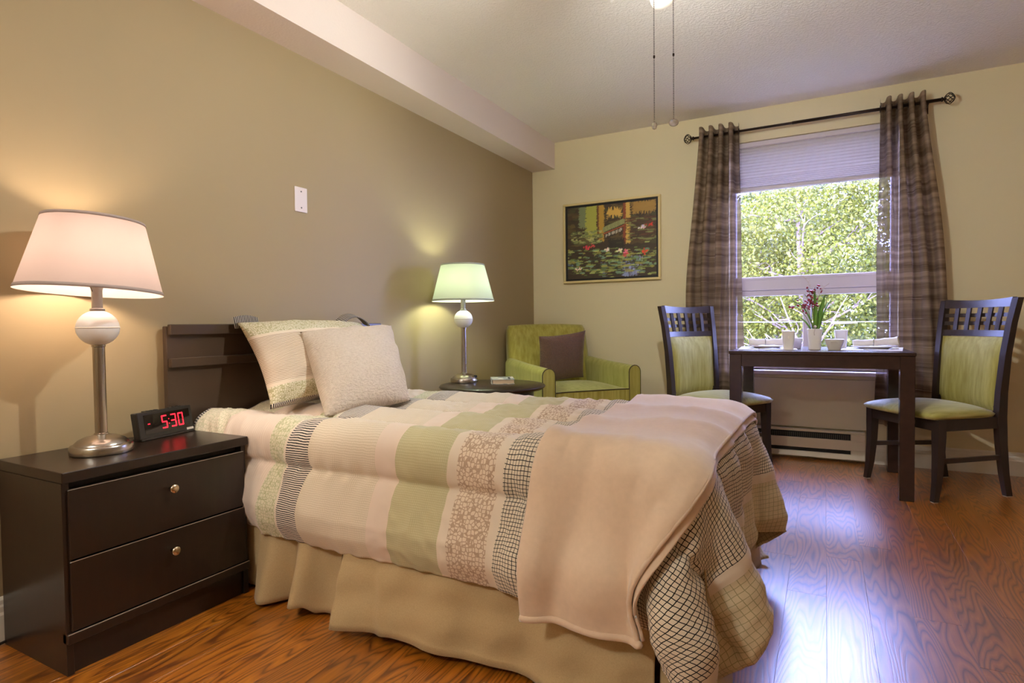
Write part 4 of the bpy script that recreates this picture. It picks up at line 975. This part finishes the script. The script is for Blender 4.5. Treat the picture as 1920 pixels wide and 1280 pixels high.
    for i in range(n):
        vt.append([]); vb.append([])
        for j in range(n):
            A_, B_ = a[i], a[j]; t_ = (B_+1)/2; half = (WB+0.018)+(WF+0.026-WB-0.018)*t_
            rr = 1-0.05*abs(A_)**6*abs(B_)**6; y_ = (-DD+0.028)+(2*DD+0.016)*t_+0.014*(1-A_*A_)*t_
            h_ = 0.052*(np.clip(1-abs(A_)**2.6, 0, 1)*np.clip(1-abs(B_)**2.6, 0, 1))**0.5
            bulge = 0.0
            vt[i].append(bm.verts.new((A_*half*rr, y_*rr, 0.444+h_))); vb[i].append(bm.verts.new((A_*half*rr*0.96, y_*rr*0.96, 0.426)))
    for i in range(n-1):
        for j in range(n-1): bm.faces.new((vt[i][j], vt[i+1][j], vt[i+1][j+1], vt[i][j+1])); bm.faces.new((vb[i][j], vb[i][j+1], vb[i+1][j+1], vb[i+1][j]))
        for q in (0, n-1): bm.faces.new((vt[i][q], vt[i+1][q], vb[i+1][q], vb[i][q])); bm.faces.new((vt[q][i], vt[q][i+1], vb[q][i+1], vb[q][i]))
    obj('seat_pad', bm, 'green_seat', c, True)
    # seat rails
    def bar(name, p, q, z0, z1, th_):
        p, q = Vector(p), Vector(q); d = (q-p).normalized(); nn = Vector((d.y, -d.x))*th_/2
        secs = [[(e.x-nn.x, e.y-nn.y, z0), (e.x+nn.x, e.y+nn.y, z0), (e.x+nn.x, e.y+nn.y, z1), (e.x-nn.x, e.y-nn.y, z1)] for e in (p, q)]
        obj(name, beam(bmesh.new(), secs), 'dining', c)
    bar('seat_rail', (-WF+0.03, DD-0.005), (WF-0.03, DD-0.005), 0.366, 0.4255, 0.022); bar('seat_rail', (-WB+0.018, -DD), (WB-0.018, -DD), 0.366, 0.4255, 0.022)
    for sx in (-1, 1):
        bar('seat_rail', (sx*(WF-0.004), DD-0.036), (sx*WB, -DD+0.032), 0.366, 0.4255, 0.022)
        bar('stretcher', (sx*(WF-0.004), DD-0.026), (sx*WB, -DD+0.01), 0.198, 0.222, 0.016)
    return c
dining_chair('green padded dining chair on the right of the table, in full view', (2.729, 3.969), 214.0)
dining_chair('green padded dining chair on the left of the table, partly behind the bed', (1.566, 3.965), -34.0)

# ------------------------------------------------------------------ table setting
def sq_loft(bm, prof, n=32, p=4.5):
    """rounded-square vessel: prof is (half width, z) up the outside then down the inside"""
    rings = []
    for r_, z in prof:
        ring = []
        for k in range(n):
            a = 2*PI*k/n; ca, sa = math.cos(a), math.sin(a); q = (abs(ca)**p+abs(sa)**p)**(-1/p); ring.append(bm.verts.new((r_*q*ca, r_*q*sa, z)))
        rings.append(ring)
    for a, b in zip(rings, rings[1:]):
        for k in range(n): bm.faces.new((a[k], a[(k+1) % n], b[(k+1) % n], b[k]))
    bm.faces.new(rings[0][::-1]); bm.faces.new(rings[-1]); return bm
def vessel(name, label, cat, loc, b, t, h, rz, group=None):
    v = thing(name, label, cat, loc, rz, group)
    obj('body', sq_loft(bmesh.new(), [(b, 0), (b+0.001, 0.001), (t, h), (t-0.0015, h+0.001), (t-0.0035, h), (b-0.003, 0.006)]), 'china', v, angle=40)
    return v
TZ_ = TZ+0.0006
mats = []
for label, x, y, rz, w, d in (('pale placemat on the left half of the dining table', 1.872, 3.985, R(4), 0.325, 0.42), ('pale placemat on the right half of the dining table', 2.432, 4.005, R(-6), 0.30, 0.42)):
    m_ = obj('placemat', B(-w/2, w/2, -d/2, d/2, 0, 0.0025), 'placemat'); m_.location = (x, y, TZ_); m_.rotation_euler = (0, 0, rz); tag(m_, label, 'placemat', 'placemats on the dining table')
def plate(label, x, y, r_):
    o = obj('plate', lathe(bmesh.new(), [(r_*0.55, 0), (r_*0.62, 0.002), (r_*0.98, 0.014), (r_, 0.0155), (r_*0.98, 0.017), (r_*0.66, 0.006), (0, 0.005)], 48), 'china', None, angle=50); o.location = (x, y, TZ_+0.003); return tag(o, label, 'plate', 'white plates on the dining table')
plate('round white plate on the left placemat under a rolled napkin', 1.868, 3.99, 0.112)
plate('round white plate on the right placemat under a rolled napkin', 2.440, 4.00, 0.118)
def napkin(label, x, y, rz, tilt, ln):
    t = thing('rolled_napkin', label, 'napkin', (x, y, TZ_+0.039), rz, 'rolled napkins on the plates')
    pts = [(-ln/2+ln*k/10, 0.004*math.sin(k), tilt*(k/10-0.5)+0.002*math.sin(k*2)) for k in range(11)]
    bm = bmesh.new(); tube(bm, pts, [0.022, 0.0225, 0.022, 0.021, 0.020, 0.0195, 0.020, 0.021, 0.0225, 0.024, 0.025], 18); obj('cloth', bm, 'napkin', t, angle=60)
    bm = bmesh.new(); tube(bm, [(pts[3][0]+ln*0.16, 0.001+0.0235*math.cos(a), 0.0235*math.sin(a)+tilt*-0.05) for a in np.linspace(0, 2*PI, 25)], 0.0028, 6, False); obj('ring', bm, 'steel', t, True)
napkin('white rolled napkin with silver ring on the left plate', 1.868, 3.985, R(4), 0.0, 0.205)
napkin('white rolled napkin with silver ring on the right plate', 2.448, 3.995, R(-3), 0.018, 0.225)
def fork(label, x, y, rz):
    bm = bmesh.new(); tube(bm, [(0, -0.09, 0.002), (0, -0.02, 0.0035), (0, 0.04, 0.003)], [0.004, 0.0022, 0.003], 6)
    for k in range(4): tube(bm, [((k-1.5)*0.002, 0.04, 0.003), ((k-1.5)*0.005, 0.055, 0.003), ((k-1.5)*0.005, 0.09, 0.005)], 0.0012, 5)
    o = obj('fork', bm, 'steel', None, True); o.location = (x, y, TZ_+0.003); o.rotation_euler = (0, 0, rz); tag(o, label, 'fork', 'forks on the placemats')
fork('silver fork in front of the left plate', 1.915, 3.845, R(-62)); fork('silver fork in front of the right plate', 2.465, 3.86, R(-70))
c1 = vessel('tumbler', 'white tapered tumbler in front, beside the left placemat', 'cup', (1.998, 3.826, TZ_), 0.027, 0.0355, 0.110, R(3), 'white tumblers')
b_ = obj('leaf_relief', lathe(bmesh.new(), [(0, -0.013), (0.006, -0.006), (0.007, 0.004), (0.003, 0.013), (0, 0.016)], 10, Matrix.Translation((0.002, -0.0325, 0.072)) @ Matrix.Scale(0.35, 4, (0, 1, 0))), 'china', c1, True)
vessel('tumbler', 'white tapered tumbler standing behind the square bowl', 'cup', (2.276, 4.105, TZ_), 0.027, 0.0365, 0.110, R(-4), 'white tumblers')
bw = vessel('square_bowl', 'small white square bowl near the front table edge', 'bowl', (2.238, 3.836, TZ_), 0.031, 0.051, 0.061, R(-3), 'white square bowls')
obj('handle', tube(bmesh.new(), [(-0.016, -0.0475, 0.049), (-0.012, -0.0505, 0.050), (0.012, -0.0505, 0.050), (0.016, -0.0475, 0.049)], 0.0022, 6), 'china', bw, True)
vessel('square_bowl', 'small white square bowl behind the left tumbler', 'bowl', (2.030, 4.005, TZ_+0.0), 0.027, 0.036, 0.064, R(5), 'white square bowls')
vs = vessel('vase', 'white square vase holding red berries at the table centre', 'vase', (2.135, 3.885, TZ_), 0.031, 0.0405, 0.122, R(2))
obj('charm', lathe(bmesh.new(), [(0, -0.009), (0.006, -0.006), (0.009, 0), (0.006, 0.006), (0, 0.009)], 14, Matrix.Translation((0.002, -0.043, 0.135))), 'plate_plastic', vs, True)
obj('ribbon', tube(bmesh.new(), [(0.002, -0.043, 0.127), (0.0, -0.042, 0.116), (-0.004, -0.0405, 0.10), (-0.001, -0.039, 0.085)], 0.0018, 6), 'dry_twig', vs, True)
# flowers
fl = thing('flower_arrangement', 'spray of red berry buds with green leaves in the white vase', 'flowers', (2.135, 3.885, TZ_+0.06))
rng = random.Random(4)
def arc(p0, p1, p2, n=8):
    p0, p1, p2 = Vector(p0), Vector(p1), Vector(p2); return [p0*(1-t)**2+p1*2*t*(1-t)+p2*t*t for t in [k/n for k in range(n+1)]]
ends = [(-0.035, -0.01, 0.30), (-0.075, 0.0, 0.235), (0.0, -0.02, 0.305), (0.03, 0.01, 0.285), (-0.10, -0.01, 0.195), (-0.055, 0.02, 0.27), (-0.02, -0.02, 0.255)]
bud_me = None; bud_pts = []
for e in ends:
    p = arc((rng.uniform(-0.012, 0.012), rng.uniform(-0.012, 0.012), -0.04), (rng.uniform(-0.015, 0.02), 0, e[2]*0.65), e)
    obj('stem', tube(bmesh.new(), p, 0.002, 5), 'stem', fl, True); bud_pts += [p[-1], p[-2], p[-3]]
for k in range(54):
    c0 = rng.choice(bud_pts)+Vector((rng.gauss(0, 0.014), rng.gauss(0, 0.012), rng.gauss(0, 0.013)))
    if bud_me is None:
        b0 = obj('bud', lathe(bmesh.new(), [(0, -0.010), (0.0048, -0.005), (0.0056, 0.002), (0.003, 0.009), (0, 0.011)], 8), 'berry', fl, True); bud_me = b0.data
    else: b0 = bpy.data.objects.new('bud', bud_me); COL.objects.link(b0); b0.parent = fl
    b0.location = c0; b0.rotation_euler = (rng.uniform(-1, 1), rng.uniform(-1.5, 0.5), 0)
def blade(p, w):
    n = len(p); bm = bmesh.new(); prev = None
    for i, q in enumerate(p):
        t = i/(n-1); ww = w*math.sin(PI*min(1, 0.12+t*0.88))**0.8+0.0006; side = Vector((0.85, -0.5, 0)).normalized()
        r_ = [bm.verts.new(q-side*ww), bm.verts.new(q+Vector((0, -0.002, 0.001))), bm.verts.new(q+side*ww)]
        if prev:
            for k in range(2): bm.faces.new((prev[k], prev[k+1], r_[k+1], r_[k]))
        prev = r_
    o = obj('leaf', bm, 'leaf_green', fl, True); so = o.modifiers.new('thick', 'SOLIDIFY'); so.thickness = 0.0008
blade(arc((0.005, 0, 0.0), (0.02, 0, 0.14), (0.055, -0.01, 0.265), 10), 0.017)
blade(arc((0.01, 0, 0.0), (0.03, 0.01, 0.12), (0.07, 0.0, 0.215), 10), 0.006); blade(arc((0.006, -0.01, 0.0), (0.015, 0, 0.1), (0.085, -0.01, 0.235), 10), 0.005)
blade(arc((-0.004, 0, 0.0), (-0.03, 0, 0.13), (-0.125, -0.01, 0.15), 10), 0.006); blade(arc((0.0, -0.01, 0.0), (0.012, -0.01, 0.2), (-0.005, -0.02, 0.285), 10), 0.011)
blade(arc((-0.004, 0, 0.05), (-0.05, 0, 0.24), (-0.135, 0, 0.225), 10), 0.005)
for e in ((-0.06, 0.0, 0.375), (0.06, 0.0, 0.315), (0.045, 0.01, 0.295)):
    p = arc((0.0, 0, 0.12), (0.01, 0, 0.29), e, 10); bm = bmesh.new(); tube(bm, p, 0.0011, 5)
    for q in p[5:]:
        for _ in range(2): tube(bm, [q, q+Vector((rng.uniform(-0.018, 0.018), rng.uniform(-0.008, 0.008), rng.uniform(0, 0.014)))], 0.0011, 4)
    obj('twig', bm, 'dry_twig', fl, True)

# ------------------------------------------------------------------ ceiling fan with light kit
FX, FY = 1.70, 1.82
fan = thing('ceiling_fan', 'white ceiling fan with frosted glass light shades and two pull chains', 'ceiling fan', (FX, FY, 0))
obj('canopy', lathe(bmesh.new(), [(0.03, 2.36), (0.055, 2.375), (0.072, 2.41), (0.075, HC-0.001), (0, HC-0.001)], 40), 'fan_white', fan, angle=40)
obj('motor', lathe(bmesh.new(), [(0.0, 2.205), (0.06, 2.205), (0.10, 2.225), (0.118, 2.26), (0.118, 2.30), (0.095, 2.345), (0.04, 2.362), (0, 2.362)], 48), 'fan_white', fan, angle=40)
obj('light_hub', lathe(bmesh.new(), [(0, 1.985), (0.02, 1.988), (0.028, 2.0), (0.028, 2.08), (0.10, 2.09), (0.125, 2.10), (0.125, 2.112), (0.045, 2.125), (0.045, 2.2045), (0, 2.2045)], 40), 'fan_white', fan, angle=40)
for k in range(4):
    a = k*PI/2+R(45)+0.4922
    Mx = Matrix.Rotation(a, 4, 'Z')
    bl = obj('blade', box(bmesh.new(), 0.17, 0.54, -0.058, 0.058, 2.243, 2.249, bev=0.002, M=Mx), 'fan_white', fan)
    obj('blade_arm', box(bmesh.new(), 0.10, 0.20, -0.014, 0.014, 2.236, 2.2425, M=Mx), 'nickel', bl)
for k in range(3):
    a = R(75)+k*2*PI/3; d = Vector((math.cos(a), math.sin(a), 0)); c0 = d*0.034+Vector((0, 0, 2.020))
    ax = (d*0.98+Vector((0, 0, -0.14))).normalized(); Q = ax.to_track_quat('Z', 'Y').to_matrix().to_4x4(); Q.translation = c0
    s_ = obj('glass_shade', lathe(bmesh.new(), [(0.020, 0.0), (0.024, 0.004), (0.036, 0.025), (0.046, 0.055), (0.052, 0.075), (0.056, 0.085), (0.0545, 0.0855), (0.0505, 0.075), (0.0445, 0.055), (0.0345, 0.025), (0.022, 0.006)], 36, Q, cap=False), 'fan_glass', fan, True)
    obj('bulb', lathe(bmesh.new(), [(0.010, 0.012), (0.012, 0.022), (0.021, 0.045), (0.0215, 0.056), (0.014, 0.070), (0, 0.074)], 18, Q), 'bulb_fan', s_, True)
    obj('fitter', lathe(bmesh.new(), [(0.012, -0.01), (0.024, -0.006), (0.025, 0.006), (0.012, 0.008)], 20, Q), 'nickel', s_, True)
ball = bmesh.new(); bmesh.ops.create_icosphere(ball, subdivisions=1, radius=0.0021); ballv = [v.co.copy() for v in ball.verts]; ballf = [[v.index for v in f.verts] for f in ball.faces]; ball.free()
for cx, cy, zb, kind in ((0.030, -0.035, 1.548, 'bead'), (0.0845, -0.02, 1.553, 'disc')):
    vs_, fs_ = [], []; z = 2.098
    while z > zb:
        n0 = len(vs_); vs_ += [(v.x+cx, v.y+cy, v.z+z) for v in ballv]; fs_ += [[i+n0 for i in f] for f in ballf]; z -= 0.0052
    me = bpy.data.meshes.new('pull_chain'); me.from_pydata(vs_, [], fs_); chn = link_mesh('pull_chain', me, 'chain', fan, True)
    obj('connector', lathe(bmesh.new(), [(0, -0.005), (0.003, -0.003), (0.003, 0.003), (0, 0.005)], 8, Matrix.Translation((cx, cy, 1.745))), 'bronze', chn, True)
    if kind == 'bead': obj('pendant', lathe(bmesh.new(), [(0, -0.013), (0.006, -0.010), (0.0085, -0.002), (0.0065, 0.006), (0.002, 0.010), (0, 0.011)], 8, Matrix.Translation((cx, cy, zb-0.008))), 'crystal', chn)
    else:
        Mx = Matrix.Translation((cx, cy, zb-0.010)) @ Matrix.Rotation(0.25, 4, 'Z') @ Matrix.Rotation(PI/2, 4, 'X') @ Matrix.Scale(0.78, 4, (0, 1, 0))
        pn = obj('pendant', lathe(bmesh.new(), [(0, -0.004), (0.012, -0.003), (0.0145, 0), (0.012, 0.003), (0, 0.004)], 24, Mx), 'crystal', chn, True)

# plain dome light, added unseen behind the viewer to brighten the bed's near side
dm = thing('added_bowl_light', 'added frosted bowl light below the ceiling, unseen behind the viewer', 'fill light', (0.85, -1.0, HC))
obj('canopy', lathe(bmesh.new(), [(0.02, -0.03), (0.06, -0.02), (0.065, -0.001), (0, -0.001)], 32), 'fan_white', dm, angle=40)  # canopy of the added light
obj('added_rod', lathe(bmesh.new(), [(0.008, -0.28), (0.008, -0.03)], 12), 'nickel', dm, True)
obj('bowl', lathe(bmesh.new(), [(0.150, -0.19), (0.146, -0.215), (0.12, -0.25), (0.07, -0.275), (0, -0.285)], 40, cap=False), 'fill_bowl', dm, True)  # glowing bowl of the added light

# ------------------------------------------------------------------ outdoors: trees beyond the window
struct(obj('ground', B(-30, 34, YB+0.5, 60, -3.4, -3.3), 'grass'))
def tree(label, x, y, h_top, z_bot, rx, ry, nleaf, leaf, lsize, seed, pale=False, bare=0):
    r = random.Random(seed); nr = np.random.RandomState(seed)
    t = thing('tree', label, 'tree', (x, y, -3.3), 0, 'trees outside the window')
    zt = h_top+3.3; zb = z_bot+3.3
    bm = bmesh.new(); lean_ = (r.uniform(-0.4, 0.4), r.uniform(-0.2, 0.2))
    trunk = [Vector((lean_[0]*s*s+0.08*math.sin(5*s+seed), lean_[1]*s*s, zt*0.93*s)) for s in [k/10 for k in range(11)]]
    tube(bm, trunk, [0.13*(1-0.85*k/10) for k in range(11)], 8); obj('trunk', bm, 'bark_pale' if pale else 'bark', t, True)
    bm = bmesh.new(); tips = []
    for k in range(16+bare):
        s = r.uniform(0.35, 0.95) if k < 16 else r.uniform(0.40, 0.66); i = min(9, int(s*10)); p0 = trunk[i].lerp(trunk[i+1], s*10-i)
        a = r.uniform(0, 2*PI) if k < 16 else r.uniform(-PI, 0.0); ln = r.uniform(0.5, 1.0)*min(rx, ry)*(1.05 if k < 16 else 1.4)
        p2 = p0+Vector((math.cos(a)*ln, math.sin(a)*ln, r.uniform(0.2, 0.9)*ln)); p1 = p0.lerp(p2, 0.5)+Vector((r.uniform(-.15, .15), r.uniform(-.15, .15), r.uniform(-.15, .1)))
        pts = arc(p0, p1, p2, 6); tube(bm, pts, [0.030*(1-0.8*q/6) for q in range(7)], 5); tips.append(pts)
        for q in range(4):
            b0 = pts[r.randint(2, 5)]; b2 = b0+Vector((r.uniform(-.5, .5), r.uniform(-.5, .5), r.uniform(-0.1, .6)))*ln*0.55
            tube(bm, arc(b0, b0.lerp(b2, .5)+Vector((r.uniform(-.1, .1), r.uniform(-.1, .1), 0)), b2, 4), [0.012, 0.010, 0.008, 0.006, 0.003], 4); tips.append([b0, b0.lerp(b2, 0.5), b2])
    obj('branches', bm, 'bark_pale' if pale else 'bark', t, True)
    # foliage: leaves in clumps filling the crown
    ncl = max(20, nleaf//150); zc, hz = (zt+zb)/2, (zt-zb)/2
    d = nr.normal(size=(ncl, 3)); d /= np.linalg.norm(d, axis=1, keepdims=True); rad = nr.uniform(0.35, 1.0, (ncl, 1))**0.6
    C_ = d*rad*np.array([rx, ry, hz])+np.array([lean_[0]*0.4, lean_[1]*0.4, zc])
    per = nleaf//ncl; cen = np.repeat(C_, per, 0)+nr.normal(0, 0.19, (ncl*per, 3))*np.array([1, 1, 0.75]); n = len(cen)
    ax1 = nr.normal(size=(n, 3)); ax1[:, 2] -= 0.35; ax1 /= np.linalg.norm(ax1, axis=1, keepdims=True)
    tmp = nr.normal(size=(n, 3))+np.array([0, -0.2, 0.9]); ax2 = np.cross(ax1, tmp); ax2 /= np.linalg.norm(ax2, axis=1, keepdims=True)+1e-9
    nrm = np.cross(ax1, ax2); sz = lsize*nr.uniform(0.6, 1.25, (n, 1))
    v0 = cen-ax1*sz*0.5; v1 = cen+ax2*sz*0.3+nrm*sz*0.07; v2 = cen+ax1*sz*0.5-nrm*sz*0.05; v3 = cen-ax2*sz*0.3+nrm*sz*0.07
    V = np.stack([v0, v1, v2, v3], 1).reshape(-1, 3); me = bpy.data.meshes.new('foliage')
    me.vertices.add(len(V)); me.vertices.foreach_set('co', V.astype(np.float32).ravel()); me.loops.add(n*4); me.loops.foreach_set('vertex_index', np.arange(n*4, dtype=np.int32))
    me.polygons.add(n); me.polygons.foreach_set('loop_start', np.arange(0, n*4, 4, dtype=np.int32)); me.update(calc_edges=True)
    o = link_mesh('foliage', me, leaf, t); o['kind'] = 'stuff'
    return t
tree('bright lime tree with pale bare twigs, nearest behind the centre of the window', 2.1, 10.4, 3.5, 0.35, 1.7, 1.1, 34000, 'leaf_a', 0.062, 1, True, 14)
tree('yellow-green leafy tree behind the right curtain edge', 4.6, 10.0, 3.7, 0.1, 1.3, 1.1, 26000, 'leaf_a', 0.062, 2, True, 12)
tree('mid-green leafy tree behind the left curtain edge', -0.4, 11.0, 3.5, -0.3, 1.3, 1.1, 24000, 'leaf_b', 0.065, 3)
tree('darker green tree in the shade behind the centre tree', 1.0, 14.2, 4.9, -2.4, 1.9, 1.3, 24000, 'leaf_b', 0.11, 4)
tree('darker green tree in the shade to the right behind', 4.4, 14.2, 5.0, -2.4, 1.9, 1.3, 24000, 'leaf_b', 0.11, 5)
tree('grey-green tree far left beyond the curtain', -2.6, 14.2, 4.6, -2.4, 1.8, 1.3, 10000, 'leaf_c', 0.15, 6)
tree('tall soft green tree far back on the right', 8.0, 14.2, 4.8, -2.4, 1.8, 1.3, 10000, 'leaf_c', 0.15, 8)
tree('broad dark tree at the back closing the view on the right', 6.6, 18.8, 6.2, -2.6, 3.2, 1.8, 14000, 'leaf_c', 0.24, 12)
tree('broad dark tree at the back closing the view behind the centre', 2.0, 18.8, 6.3, -2.6, 2.6, 1.8, 14000, 'leaf_c', 0.24, 14)
tree('broad dark tree at the back closing the view on the left', -2.6, 18.8, 6.0, -2.6, 2.6, 1.8, 12000, 'leaf_c', 0.24, 13)
tag(obj('overhead_cable', tube(bmesh.new(), [(-12, 8.3, 1.05), (-4, 8.3, 0.98), (2, 8.3, 0.93), (9, 8.3, 0.86)], 0.005, 6), 'cable', None, True), 'thin pale cable running across in front of the trees', 'cable')
